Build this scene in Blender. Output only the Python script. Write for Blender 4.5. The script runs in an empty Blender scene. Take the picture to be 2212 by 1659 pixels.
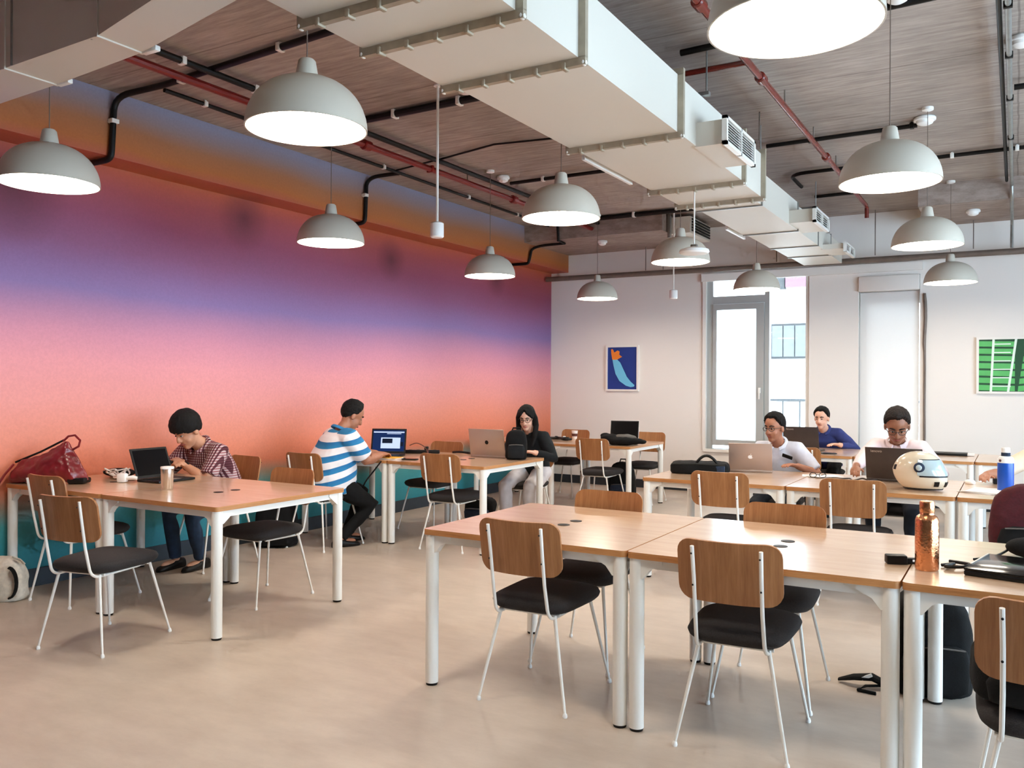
import bpy, bmesh, math, random
from mathutils import Vector as V, Matrix, Quaternion, noise
random.seed(7)
PI = math.pi
sc = bpy.context.scene
COL = sc.collection

# ------------------------------------------------------------------ camera
cam_d = bpy.data.cameras.new('camera'); cam = bpy.data.objects.new('camera', cam_d); COL.objects.link(cam)
cam_d.sensor_fit = 'HORIZONTAL'; cam_d.sensor_width = 36.0; cam_d.lens = 36.0 * 1849.0 / 2212.0
cam_d.clip_start = 0.05; cam_d.clip_end = 200
_yaw, _pit, _rol = math.radians(30.485), math.radians(-0.02), math.radians(0.298)
_f = V((-math.sin(_yaw) * math.cos(_pit), math.cos(_yaw) * math.cos(_pit), math.sin(_pit)))
_r = V((math.cos(_yaw), math.sin(_yaw), 0)); _u = _r.cross(_f)
_r2 = _r * math.cos(_rol) + _u * math.sin(_rol); _u2 = -_r * math.sin(_rol) + _u * math.cos(_rol)
cam.matrix_world = Matrix(((_r2.x, _u2.x, -_f.x, 0), (_r2.y, _u2.y, -_f.y, 0), (_r2.z, _u2.z, -_f.z, 1.43), (0, 0, 0, 1)))
sc.camera = cam

# ------------------------------------------------------------------ world and exposure
SKY = 7.6
w = bpy.data.worlds.new('daylight'); sc.world = w; w.use_nodes = True
w.node_tree.nodes['Background'].inputs[0].default_value = (0.60, 0.81, 1.0, 1)
w.node_tree.nodes['Background'].inputs[1].default_value = SKY
vs = sc.view_settings
vs.view_transform = 'Standard'; vs.look = 'None'; vs.gamma = 1.0; vs.use_curve_mapping = False
vs.exposure = 0.74
cy = sc.cycles; cy.max_bounces = 5; cy.diffuse_bounces = 3; cy.glossy_bounces = 2; cy.transmission_bounces = 4; cy.transparent_max_bounces = 8; cy.caustics_reflective = False; cy.caustics_refractive = False
cy.use_adaptive_sampling = True; cy.adaptive_threshold = 0.1; cy.adaptive_min_samples = 12; cy.use_denoising = True
LAMP = 23.0           # radiance of the pendant lamps' opal discs

# ------------------------------------------------------------------ materials
def s2l(c):
    return tuple(((x / 255) / 12.92 if x / 255 <= 0.04045 else ((x / 255 + 0.055) / 1.055) ** 2.4) for x in c)
def rgb(r, g, b): return s2l((r, g, b)) + (1.0,)
class N:
    """small node helper"""
    def __init__(self, name):
        self.m = bpy.data.materials.new(name); self.m.use_nodes = True
        self.t = self.m.node_tree; self.b = self.t.nodes['Principled BSDF']; self.out = self.t.nodes['Material Output']
    def n(self, typ, **kw):
        nd = self.t.nodes.new(typ)
        for k, v in kw.items():
            if hasattr(nd, k): setattr(nd, k, v)
            else: nd.inputs[k].default_value = v
        return nd
    def l(self, a, b): self.t.links.new(a, b)
    def obj(self): return self.n('ShaderNodeTexCoord').outputs['Object']
    def mapping(self, src, scale=(1, 1, 1), rot=(0, 0, 0)):
        mp = self.n('ShaderNodeMapping'); self.l(src, mp.inputs['Vector'])
        mp.inputs['Scale'].default_value = scale; mp.inputs['Rotation'].default_value = rot
        return mp.outputs[0]
    def noise(self, src, scale, detail=4, rough=0.6):
        nd = self.n('ShaderNodeTexNoise'); self.l(src, nd.inputs['Vector'])
        nd.inputs['Scale'].default_value = scale; nd.inputs['Detail'].default_value = detail; nd.inputs['Roughness'].default_value = rough
        return nd.outputs['Fac']
    def ramp(self, src, stops, interp='LINEAR'):
        r = self.n('ShaderNodeValToRGB'); self.l(src, r.inputs[0]); r.color_ramp.interpolation = interp
        e = r.color_ramp.elements
        while len(e) < len(stops): e.new(0.5)
        for k, (p, c) in enumerate(stops): e[k].position = p; e[k].color = c
        return r.outputs[0]
    def bump(self, src, strength, dist=0.01):
        bp = self.n('ShaderNodeBump'); bp.inputs['Strength'].default_value = strength; bp.inputs['Distance'].default_value = dist
        self.l(src, bp.inputs['Height']); self.l(bp.outputs[0], self.b.inputs['Normal'])
    def mix(self, fac, a, b, blend='MIX'):
        mx = self.n('ShaderNodeMix', data_type='RGBA', blend_type=blend)
        for s, v in ((0, fac), (6, a), (7, b)):
            if hasattr(v, 'links'): self.l(v, mx.inputs[s])
            else: mx.inputs[s].default_value = v
        return mx.outputs[2]
    def math(self, op, a, b=0.0, clamp=False):
        mm = self.n('ShaderNodeMath', operation=op); mm.use_clamp = clamp
        for s, v in ((0, a), (1, b)):
            if hasattr(v, 'links'): self.l(v, mm.inputs[s])
            else: mm.inputs[s].default_value = v
        return mm.outputs[0]
    def base(self, c):
        if hasattr(c, 'links'): self.l(c, self.b.inputs['Base Color'])
        else: self.b.inputs['Base Color'].default_value = c
    def rough(self, r):
        if hasattr(r, 'links'): self.l(r, self.b.inputs['Roughness'])
        else: self.b.inputs['Roughness'].default_value = r
M = {}
def plain(name, c, rough=0.5, metal=0.0, var=0.06, scale=12.0, bump=0.0, bscale=60.0, coat=0.0, sheen=0.0):
    q = N(name); o = q.obj()
    d = tuple(max(0, x * (1 - var)) for x in c[:3]) + (1,); u = tuple(min(1, x * (1 + var)) for x in c[:3]) + (1,)
    q.base(q.ramp(q.noise(o, scale, 2), [(0.3, d), (0.7, u)]) if var > 0.03 else c); q.rough(rough); q.b.inputs['Metallic'].default_value = metal
    if bump: q.bump(q.noise(o, bscale, 1), bump, 0.004)
    if coat: q.b.inputs['Coat Weight'].default_value = coat
    if sheen: q.b.inputs['Sheen Weight'].default_value = sheen
    if max(c[:3]) < 0.02: q.b.inputs['Specular IOR Level'].default_value = 0.3
    M[name] = q.m; return q.m

def make_materials():
    # floor: sealed concrete
    q = N('floor_concrete'); o = q.obj(); f1 = q.noise(o, 0.55, 6, 0.62); f2 = q.noise(q.mapping(o, (1, 2.2, 1)), 3.2, 8, 0.7); f3 = q.noise(o, 40, 3)
    c = q.ramp(f1, [(0.32, rgb(178, 161, 147)), (0.5, rgb(193, 177, 162)), (0.7, rgb(206, 190, 174))])
    c = q.mix(0.55, c, q.ramp(f2, [(0.25, rgb(172, 156, 142)), (0.62, rgb(202, 188, 174))]), 'MIX')
    q.base(c); q.rough(q.ramp(f2, [(0.3, (0.36,) * 3 + (1,)), (0.75, (0.42,) * 3 + (1,))])); q.bump(f3, 0.05, 0.003)
    q.b.inputs['Specular IOR Level'].default_value = 0.45
    M['floor'] = q.m
    # board-marked concrete slab
    q = N('ceiling_concrete'); o = q.obj()
    st = q.noise(q.mapping(o, (0.7, 7.0, 1)), 4.0, 8, 0.7); bl = q.noise(o, 0.9, 5, 0.6)
    sep = q.n('ShaderNodeSeparateXYZ'); q.l(o, sep.inputs[0]); wv = q.math('MULTIPLY', q.math('SUBTRACT', q.noise(o, 2.0, 2), 0.5), 0.03)   # formwork board joints
    jy = q.math('LESS_THAN', q.math('FRACT', q.math('DIVIDE', q.math('ADD', sep.outputs['Y'], wv), 1.22)), 0.010); jx = q.math('LESS_THAN', q.math('FRACT', q.math('DIVIDE', q.math('ADD', sep.outputs['X'], wv), 2.44)), 0.005)
    c = q.ramp(st, [(0.28, rgb(116, 104, 97)), (0.5, rgb(164, 151, 142)), (0.72, rgb(198, 186, 176))])
    c = q.mix(0.4, c, q.ramp(bl, [(0.35, rgb(122, 110, 104)), (0.65, rgb(186, 172, 162))]))
    c = q.mix(q.math('MULTIPLY', q.math('MAXIMUM', jx, jy), 0.5), c, rgb(86, 76, 70))
    q.base(c); q.rough(0.85); q.bump(st, 0.35, 0.01); M['slab'] = q.m
    q = N('drop_panel_concrete'); o = q.obj(); st = q.noise(q.mapping(o, (1, 5, 3)), 5, 8, 0.7)
    q.base(q.ramp(st, [(0.3, rgb(128, 112, 104)), (0.7, rgb(178, 160, 150))])); q.rough(0.85); q.bump(st, 0.3, 0.01); M['panel_concrete'] = q.m
    # painted mural: colours banded by height, with soft cloudy edges
    q = N('mural_paint'); o = q.obj(); sep = q.n('ShaderNodeSeparateXYZ'); q.l(o, sep.inputs[0])
    wob = q.noise(q.mapping(o, (1, 0.35, 0.6)), 1.1, 3, 0.5)
    z = q.math('ADD', sep.outputs['Z'], q.math('MULTIPLY', q.math('SUBTRACT', wob, 0.5), 0.28))
    zz = q.math('DIVIDE', z, 3.6, True)
    st = [(0.10, (40, 142, 158)), (0.30, (52, 156, 170)), (0.46, (74, 164, 168)), (0.58, (160, 142, 124)), (0.70, (226, 128, 92)), (0.88, (243, 144, 112)),
          (1.06, (246, 154, 132)), (1.28, (246, 161, 155)), (1.55, (243, 160, 168)), (1.76, (222, 148, 172)), (1.94, (188, 134, 172)), (2.10, (150, 122, 178)),
          (2.26, (154, 112, 164)), (2.42, (162, 98, 140)), (2.66, (162, 78, 108)), (2.88, (176, 80, 86)), (3.02, (196, 94, 70)), (3.12, (196, 114, 56)),
          (3.26, (184, 122, 80)), (3.38, (166, 144, 144)), (3.50, (158, 160, 188))]
    # two ramps in a row: one ramp holds at most 32 stops
    c = q.ramp(zz, [(h / 3.6, rgb(*k)) for h, k in st])
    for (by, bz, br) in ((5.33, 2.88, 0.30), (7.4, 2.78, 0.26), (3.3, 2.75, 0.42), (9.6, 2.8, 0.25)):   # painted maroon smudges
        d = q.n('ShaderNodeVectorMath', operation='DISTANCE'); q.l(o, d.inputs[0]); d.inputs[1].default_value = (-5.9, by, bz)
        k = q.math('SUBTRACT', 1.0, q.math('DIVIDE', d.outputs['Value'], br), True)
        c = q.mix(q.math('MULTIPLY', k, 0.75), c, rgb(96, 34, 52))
    sm = q.ramp(q.noise(o, 55, 2), [(0.35, (0.93,) * 3 + (1,)), (0.65, (1, 1, 1, 1))])
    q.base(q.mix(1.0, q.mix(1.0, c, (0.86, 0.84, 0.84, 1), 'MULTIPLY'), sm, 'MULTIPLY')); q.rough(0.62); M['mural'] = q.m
    plain('wall_paint', rgb(236, 230, 224), 0.7, var=0.015, scale=1.5)
    plain('white_trim', rgb(238, 234, 228), 0.5, var=0.01)
    plain('skirting', rgb(44, 54, 64), 0.6, var=0.08)
    plain('skirting_back', rgb(40, 44, 50), 0.6, var=0.08)
    plain('window_frame', rgb(176, 178, 176), 0.4, var=0.03)
    plain('white_metal', rgb(238, 236, 230), 0.35, var=0.015)
    plain('lamp_shade', rgb(198, 190, 176), 0.45, var=0.02, scale=5)
    plain('duct_paint', rgb(218, 212, 200), 0.55, var=0.03, scale=4)
    plain('flange', rgb(172, 160, 140), 0.5, 0.2, var=0.12)
    plain('zinc', rgb(150, 150, 146), 0.4, 0.7, var=0.1)
    plain('black_pipe', rgb(12, 12, 12), 0.45, var=0.2)
    plain('red_pipe', rgb(122, 22, 16), 0.35, var=0.1)
    plain('copper_red_pipe', rgb(112, 36, 27), 0.24, var=0.1)
    plain('brown_pipe', rgb(112, 98, 88), 0.5, var=0.1)
    plain('grille_dark', rgb(36, 38, 36), 0.6)
    plain('black_plastic', rgb(9, 9, 10), 0.45, var=0.15)
    plain('black_fabric', rgb(10, 10, 11), 0.9, var=0.25, scale=70, bump=0.4, bscale=250)
    plain('black_leather', rgb(12, 11, 11), 0.45, var=0.2, bump=0.3, bscale=90)
    plain('navy_fabric', rgb(30, 44, 66), 0.85, var=0.2, scale=60)
    plain('grey_fabric', rgb(96, 92, 88), 0.9, var=0.15, scale=80)
    plain('seat_fabric', rgb(42, 38, 38), 0.95, var=0.3, scale=160, bump=0.5, bscale=350)
    plain('white_plastic', rgb(240, 240, 238), 0.4, var=0.01)
    plain('paper', rgb(240, 236, 232), 0.8, var=0.01)
    plain('yellow_paper', rgb(236, 176, 44), 0.7, var=0.03)
    plain('screen_off', rgb(14, 14, 16), 0.12, var=0.05)
    plain('rose_metal', rgb(180, 160, 148), 0.38, 0.4, var=0.02)
    plain('silver_metal', rgb(205, 200, 196), 0.3, 0.75, var=0.02)
    plain('steel', rgb(206, 200, 194), 0.22, 0.95, var=0.03)
    plain('dark_laptop', rgb(58, 48, 44), 0.4, var=0.08)
    plain('logo_grey', rgb(120, 112, 106), 0.3, 0.4)
    plain('logo_white', rgb(250, 250, 250), 0.4)
    plain('leather_red', rgb(116, 22, 30), 0.32, var=0.25, scale=9, bump=0.45, bscale=28, coat=0.2)
    plain('canvas_print', rgb(222, 214, 200), 0.85, var=0.12, scale=40)
    plain('blue_bottle', rgb(16, 78, 176), 0.3, var=0.04)
    plain('visor', rgb(170, 186, 190), 0.08, var=0.05, coat=0.5)
    plain('helmet_paint', rgb(212, 200, 178), 0.22, var=0.03, coat=0.4)
    plain('maroon_fabric', rgb(70, 12, 22), 0.9, var=0.2, scale=60, bump=0.3)
    plain('skin_light', rgb(196, 142, 112), 0.5, var=0.05, scale=30)
    plain('skin_mid', rgb(172, 114, 86), 0.5, var=0.05, scale=30)
    plain('skin_tan', rgb(150, 98, 72), 0.5, var=0.05, scale=30)
    plain('skin_pale', rgb(222, 172, 148), 0.5, var=0.04, scale=30)
    for nm, c0, c1 in (('hair', rgb(5, 4, 4), rgb(17, 13, 12)), ('hair_brown', rgb(14, 10, 9), rgb(48, 36, 31))):
        q = N(nm); o = q.obj(); f = q.noise(q.mapping(o, (3.0, 1.0, 0.6)), 70, 3, 0.7)
        q.base(q.ramp(f, [(0.35, c0), (0.7, c1)])); q.rough(0.72); q.b.inputs['Specular IOR Level'].default_value = 0.25; q.bump(f, 0.9, 0.006); M[nm] = q.m
    plain('eye_white', rgb(176, 166, 158), 0.3, var=0.01)
    plain('eye_dark', rgb(18, 12, 10), 0.2)
    plain('polo_blue', rgb(52, 128, 182), 0.9)
    plain('near_wall_paint', rgb(120, 112, 106), 0.8)
    plain('lip', rgb(150, 78, 70), 0.5)
    plain('jeans', rgb(34, 54, 78), 0.9, var=0.25, scale=14, bump=0.2, bscale=200)
    plain('dark_jeans', rgb(24, 32, 44), 0.9, var=0.25, scale=14, bump=0.2, bscale=200)
    plain('black_cloth', rgb(9, 9, 10), 0.9, var=0.2, scale=20)
    plain('grey_cloth', rgb(206, 200, 202), 0.9, var=0.06, scale=20)
    plain('white_shirt', rgb(214, 218, 232), 0.85, var=0.05, scale=20)
    plain('navy_shirt', rgb(40, 52, 110), 0.85, var=0.12, scale=20)
    plain('pink_shirt', rgb(226, 206, 208), 0.85, var=0.04, scale=20)
    plain('cream_shirt', rgb(236, 214, 188), 0.85, var=0.04, scale=20)
    plain('charcoal_top', rgb(20, 23, 26), 0.85, var=0.2, scale=20)
    plain('teal_cloth', rgb(20, 108, 116), 0.85, var=0.1, scale=20)
    plain('brown_leather', rgb(92, 44, 32), 0.5, var=0.15)
    plain('facade', rgb(240, 232, 224), 0.9, var=0.02, scale=0.6)
    plain('facade_frame', rgb(62, 60, 58), 0.9)
    plain('facade_glass', rgb(92, 90, 88), 0.8)
    plain('facade_pink', rgb(120, 78, 96), 0.9)
    # oak veneer
    def oak(name, a, b, c_, rot, rough, coat, sc_=(1, 14, 14)):
        q = N(name); o = q.obj(); mp = q.mapping(o, sc_, rot)
        g = q.noise(mp, 2.2, 8, 0.65); g2 = q.noise(q.mapping(o, tuple(4 * s for s in sc_), rot), 3.0, 3, 0.6)
        c = q.ramp(g, [(0.3, a), (0.5, b), (0.7, c_)]); c = q.mix(0.25, c, q.ramp(g2, [(0.35, a), (0.65, c_)]))
        q.base(c); q.rough(rough); q.b.inputs['Coat Weight'].default_value = coat; q.b.inputs['Coat Roughness'].default_value = 0.17; q.b.inputs['Coat IOR'].default_value = 1.6
        q.bump(g2, 0.04, 0.002); M[name] = q.m
    oak('oak_top', rgb(204, 164, 130), rgb(216, 180, 148), rgb(226, 194, 165), (0, 0, 0), 0.32, 1.0, (1, 9, 9))
    oak('oak_edge', rgb(160, 104, 56), rgb(186, 128, 76), rgb(204, 148, 94), (0, 0, 0), 0.5, 0.0, (2, 2, 40))
    oak('ply_back', rgb(134, 84, 46), rgb(158, 104, 60), rgb(178, 124, 78), (0, 0, 0), 0.42, 0.12, (16, 1, 1))
    # striped, checked and hammered materials
    q = N('striped_jersey'); o = q.obj(); sep = q.n('ShaderNodeSeparateXYZ'); q.l(o, sep.inputs[0])
    zz = q.math('ADD', q.math('ADD', sep.outputs['Z'], q.math('MULTIPLY', sep.outputs['Y'], -0.28)), q.math('MULTIPLY', sep.outputs['X'], 0.10))
    fr = q.math('FRACT', q.math('DIVIDE', zz, 0.105))
    q.base(q.ramp(fr, [(0.0, rgb(236, 232, 234)), (0.5, rgb(236, 232, 234)), (0.53, rgb(40, 128, 178)), (0.97, rgb(36, 110, 164)), (1.0, rgb(236, 232, 234))])); q.rough(0.9); M['striped'] = q.m
    q = N('checked_cotton'); o = q.obj(); sep = q.n('ShaderNodeSeparateXYZ'); q.l(o, sep.inputs[0])
    def band(src, per, off=0.0): return q.ramp(q.math('FRACT', q.math('DIVIDE', q.math('ADD', src, off), per)), [(0.0, (0, 0, 0, 1)), (0.42, (0, 0, 0, 1)), (0.5, (1, 1, 1, 1)), (0.92, (1, 1, 1, 1)), (1.0, (0, 0, 0, 1))])
    a = band(sep.outputs['X'], 0.019); b = band(sep.outputs['Z'], 0.019)
    c = q.mix(a, rgb(70, 22, 34), rgb(150, 92, 98)); c = q.mix(q.mix(1.0, a, b, 'MULTIPLY'), c, rgb(226, 212, 210)); c = q.mix(q.math('MULTIPLY', b, 0.35), c, rgb(120, 70, 80))
    q.base(c); q.rough(0.9); M['checked'] = q.m
    q = N('hammered_copper'); o = q.obj(); vo = q.n('ShaderNodeTexVoronoi'); q.l(o, vo.inputs['Vector']); vo.inputs['Scale'].default_value = 120
    q.base(rgb(212, 146, 104)); q.rough(0.24); q.b.inputs['Metallic'].default_value = 1.0; q.bump(vo.outputs['Distance'], 0.35, 0.002); M['copper'] = q.m
    # lamp disc: gives off the light
    q = N('opal_glow'); q.t.nodes.remove(q.b); e = q.n('ShaderNodeEmission'); e.inputs[0].default_value = (1.0, 0.89, 0.74, 1); e.inputs[1].default_value = LAMP; q.l(e.outputs[0], q.out.inputs[0]); M['glow'] = q.m
    q = N('laptop_screen_glow'); o = q.obj(); sep = q.n('ShaderNodeSeparateXYZ'); q.l(o, sep.inputs[0])
    e = q.n('ShaderNodeEmission'); e.inputs[0].default_value = rgb(24, 40, 78); e.inputs[1].default_value = 0.9; q.t.nodes.remove(q.b); q.l(e.outputs[0], q.out.inputs[0]); M['screen_blue'] = q.m
    q.m.cycles.emission_sampling = 'NONE'
    for nm, c_, st_ in (('screen_pane', rgb(190, 205, 236), 0.8), ('screen_dark', rgb(30, 36, 52), 0.6)):
        q = N(nm); e = q.n('ShaderNodeEmission'); e.inputs[0].default_value = c_; e.inputs[1].default_value = st_; q.t.nodes.remove(q.b); q.l(e.outputs[0], q.out.inputs[0]); M[nm] = q.m; q.m.cycles.emission_sampling = 'NONE'
    # window glass, frosted glass, blind fabric
    q = N('window_glass'); q.t.nodes.remove(q.b); tr = q.n('ShaderNodeBsdfTransparent'); gl = q.n('ShaderNodeBsdfGlossy'); gl.inputs['Roughness'].default_value = 0.02
    fr = q.n('ShaderNodeFresnel'); fr.inputs[0].default_value = 1.35; mx = q.n('ShaderNodeMixShader'); q.l(fr.outputs[0], mx.inputs[0]); q.l(tr.outputs[0], mx.inputs[1]); q.l(gl.outputs[0], mx.inputs[2]); q.l(mx.outputs[0], q.out.inputs[0]); M['glass'] = q.m
    for nm, k, cc in (('frosted_glass', 0.85, (0.97, 0.97, 0.97, 1)), ('blind_fabric', 0.30, (0.92, 0.90, 0.88, 1))):
        q = N(nm); q.t.nodes.remove(q.b); tl = q.n('ShaderNodeBsdfTranslucent'); df = q.n('ShaderNodeBsdfDiffuse'); tl.inputs[0].default_value = cc; df.inputs[0].default_value = cc
        mx = q.n('ShaderNodeMixShader'); mx.inputs[0].default_value = k; q.l(df.outputs[0], mx.inputs[1]); q.l(tl.outputs[0], mx.inputs[2]); q.l(mx.outputs[0], q.out.inputs[0]); M[nm] = q.m
    q = N('clear_plastic'); q.b.inputs['Transmission Weight'].default_value = 0.8; q.base((0.9, 0.95, 1, 1)); q.rough(0.1); M['clear'] = q.m
make_materials()

# ------------------------------------------------------------------ mesh helpers
class MB:
    def __init__(self): self.v = []; self.f = []; self.mi = []
    def add(self, vs_, fs, mi=0):
        o = len(self.v); self.v += [tuple(p) for p in vs_]; self.f += [tuple(i + o for i in f) for f in fs]; self.mi += [mi] * len(fs); return self
    def box(self, c, s, rot=None, bev=0.0, mi=0, seg=2):
        if bev <= 0:
            hx, hy, hz = s[0] / 2, s[1] / 2, s[2] / 2
            vs_ = [V((x * hx, y * hy, z * hz)) for x in (-1, 1) for y in (-1, 1) for z in (-1, 1)]
            fs = [(0, 1, 3, 2), (4, 6, 7, 5), (0, 4, 5, 1), (2, 3, 7, 6), (0, 2, 6, 4), (1, 5, 7, 3)]
        else:
            bm = bmesh.new(); bmesh.ops.create_cube(bm, size=1.0)
            for q in bm.verts: q.co = V((q.co.x * s[0], q.co.y * s[1], q.co.z * s[2]))
            bmesh.ops.bevel(bm, geom=bm.edges[:], offset=bev, segments=seg, profile=0.5, affect='EDGES')
            bm.verts.index_update(); vs_ = [q.co.copy() for q in bm.verts]; fs = [tuple(q.index for q in f.verts) for f in bm.faces]; bm.free()
        if rot is not None: vs_ = [rot @ p for p in vs_]
        return self.add([p + V(c) for p in vs_], fs, mi)
    def tube(self, pts, r, seg=10, caps=True, mi=0, flat=None, up=None):
        """pts polyline, r number or list; flat=(a,b) scales the section along side / up axes"""
        pts = [V(p) for p in pts]; n = len(pts); rs = r if isinstance(r, (list, tuple)) else [r] * n
        tang = []
        for i in range(n):
            t = (pts[min(i + 1, n - 1)] - pts[max(i - 1, 0)]); tang.append(t.normalized() if t.length > 1e-9 else V((0, 0, 1)))
        ref = V(up) if up is not None else (V((0, 0, 1)) if abs(tang[0].z) < 0.9 else V((1, 0, 0)))
        rings = []; side = tang[0].cross(ref).normalized()
        for i in range(n):
            side = (side - tang[i] * side.dot(tang[i])); side = side.normalized() if side.length > 1e-6 else tang[i].orthogonal().normalized()
            u = side.cross(tang[i]).normalized(); rr = rs[i]
            ra, rb = (rr if isinstance(rr, (tuple, list)) else (rr, rr))
            if flat: ra, rb = ra * flat[0], rb * flat[1]
            rings.append([pts[i] + side * (ra * math.cos(a)) + u * (rb * math.sin(a)) for a in [2 * PI * k / seg for k in range(seg)]])
        return self.loft(rings, caps, mi)
    def loft(self, rings, caps=True, mi=0):
        n = len(rings[0]); vs_ = [p for R in rings for p in R]; fs = []
        for i in range(len(rings) - 1):
            for k in range(n):
                a, b = i * n + k, i * n + (k + 1) % n; fs.append((a, b, b + n, a + n))
        if caps: fs.append(tuple(reversed(range(n)))); fs.append(tuple(range((len(rings) - 1) * n, len(rings) * n)))
        return self.add(vs_, fs, mi)
    def lathe(self, prof, c=(0, 0, 0), seg=24, mi=0, caps=True):
        """prof list of (radius, z)"""
        c = V(c)
        return self.loft([[c + V((max(r, 1e-4) * math.cos(2 * PI * k / seg), max(r, 1e-4) * math.sin(2 * PI * k / seg), z)) for k in range(seg)] for r, z in prof], caps, mi)
    def ell(self, c, r, rot=None, seg=16, rings=10, mi=0):
        c = V(c); R = []
        for i in range(rings + 1):
            th = PI * i / rings; R.append([V((math.sin(th) * math.cos(2 * PI * k / seg) + 0.0, math.sin(th) * math.sin(2 * PI * k / seg), -math.cos(th))) for k in range(seg)])
        vs_ = [V((max(-1, min(1, p.x)) * r[0], p.y * r[1], p.z * r[2])) for q in R[1:-1] for p in q]
        n = seg; m = rings - 1; fs = []
        for i in range(m - 1):
            for k in range(n):
                a, b = i * n + k, i * n + (k + 1) % n; fs.append((a, b, b + n, a + n))
        vs_ += [V((0, 0, -r[2])), V((0, 0, r[2]))]
        for k in range(n): fs.append((m * n, (k + 1) % n, k)); fs.append((m * n + 1, (m - 1) * n + k, (m - 1) * n + (k + 1) % n))
        if rot is not None: vs_ = [rot @ p for p in vs_]
        return self.add([p + c for p in vs_], fs, mi)
    def prism(self, poly, a, b):
        """poly: list of 3-D points (planar); extruded from offset a to offset b (vectors)"""
        a, b = V(a), V(b); n = len(poly); poly = [V(p) for p in poly]
        return self.add([p + a for p in poly] + [p + b for p in poly], [tuple(reversed(range(n))), tuple(range(n, 2 * n))] + [(k, (k + 1) % n, n + (k + 1) % n, n + k) for k in range(n)])
    def mesh(self, name, smooth=35):
        me = bpy.data.meshes.new(name); me.from_pydata(self.v, [], self.f)
        for p, k in zip(me.polygons, self.mi): p.material_index = k
        bm = bmesh.new(); bm.from_mesh(me); bmesh.ops.recalc_face_normals(bm, faces=bm.faces[:]); bm.to_mesh(me); bm.free()
        if smooth:
            me.shade_smooth(); me.set_sharp_from_angle(angle=math.radians(smooth))
        return me
    def build(self, name, mats, parent=None, loc=None, rot=None, smooth=35):
        me = self.mesh(name, smooth)
        for m in (mats if isinstance(mats, (list, tuple)) else [mats]): me.materials.append(M[m])
        return link(bpy.data.objects.new(name, me), parent, loc, rot)
def link(o, parent=None, loc=None, rot=None):
    COL.objects.link(o)
    if parent is not None: o.parent = parent
    if loc is not None: o.location = loc
    if rot is not None: o.rotation_euler = rot
    return o
def tag(o, label, cat=None, group=None, kind=None):
    if label: o['label'] = label
    if cat: o['category'] = cat
    if group: o['group'] = group
    if kind: o['kind'] = kind
    return o
def thing(name, label, cat, loc=(0, 0, 0), rz=0.0, group=None, rot=None):
    o = link(bpy.data.objects.new(name, None), None, loc, rot or (0, 0, rz)); o.empty_display_size = 0.1
    return tag(o, label, cat, group)
def copy_tree(root, loc, rz, label, group=None):
    def rec(o, par):
        c = o.copy(); COL.objects.link(c); c.parent = par
        for ch in o.children: rec(ch, c)
        return c
    r = rec(root, None); r.location = loc; r.rotation_euler = (0, 0, rz); r['label'] = label
    if group: r['group'] = group
    return r
def arc(p0, p1, p2, n=6):
    """points of a rounded corner p0-p1-p2 (quadratic curve)"""
    p0, p1, p2 = V(p0), V(p1), V(p2)
    return [p0 * (1 - t) ** 2 + p1 * 2 * t * (1 - t) + p2 * t * t for t in [k / n for k in range(n + 1)]]
def Rz(a): return Matrix.Rotation(a, 3, 'Z')
def Rx(a): return Matrix.Rotation(a, 3, 'X')
def Ry(a): return Matrix.Rotation(a, 3, 'Y')

# ------------------------------------------------------------------ the room
XL, XR, YF, YB, ZC = -5.9, 4.2, -2.5, 11.15, 3.52
def bx(mb, x0, x1, y0, y1, z0, z1, **k): return mb.box(((x0 + x1) / 2, (y0 + y1) / 2, (z0 + z1) / 2), (x1 - x0, y1 - y0, z1 - z0), **k)
def struct(name, mb, mat, label, parent=None, smooth=0):
    o = mb.build(name, mat, parent, smooth=smooth)
    if parent is None: tag(o, label, None, None, 'structure')
    return o
struct('floor', bx(MB(), XL - 0.2, XR + 0.2, YF - 0.2, YB + 0.2, -0.1, 0), 'floor', 'sealed grey beige concrete floor of the workroom')
struct('ceiling', bx(MB(), XL - 0.2, XR + 0.2, YF - 0.2, YB + 0.2, ZC, ZC + 0.2), 'slab', 'raw board-marked concrete ceiling slab')
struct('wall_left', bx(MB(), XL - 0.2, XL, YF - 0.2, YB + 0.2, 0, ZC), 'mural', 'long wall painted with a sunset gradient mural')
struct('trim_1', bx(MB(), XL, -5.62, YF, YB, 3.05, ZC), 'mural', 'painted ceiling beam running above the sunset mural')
struct('trim_2', bx(MB(), -5.62, -3.70, 9.85, YB, 3.30, ZC), 'panel_concrete', 'concrete drop panel of the ceiling next to the mural beam')
struct('trim_3', bx(MB(), -0.89, XR, 9.85, YB, 3.30, ZC), 'panel_concrete', 'concrete drop panel of the ceiling above the green picture')
W1 = (-3.59, -2.24, 0.58, 2.83); W2 = (-1.66, -0.98, 0.60, 2.75)
mb = MB()
bx(mb, XL - 0.2, W1[0], YB, YB + 0.2, 0, ZC); bx(mb, W1[1], W2[0], YB, YB + 0.2, 0, ZC); bx(mb, W2[1], XR + 0.2, YB, YB + 0.2, 0, ZC)
for q in (W1, W2): bx(mb, q[0], q[1], YB, YB + 0.2, 0, q[2]); bx(mb, q[0], q[1], YB, YB + 0.2, q[3], ZC)
struct('wall_back', mb, 'wall_paint', 'pale beige end wall with the window openings')
mb = MB()
bx(mb, XR, XR + 0.2, YF, YB, 0, 0.35); bx(mb, XR, XR + 0.2, YF, YB, 3.0, ZC)
for y, e in ((-2.5, 0.5), (2.9, 3.2), (5.6, 5.9), (8.3, YB)): bx(mb, XR, XR + 0.2, y, e, 0.35, 3.0)
struct('wall_right', mb, 'wall_paint', 'side wall with tall window bays')
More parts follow.
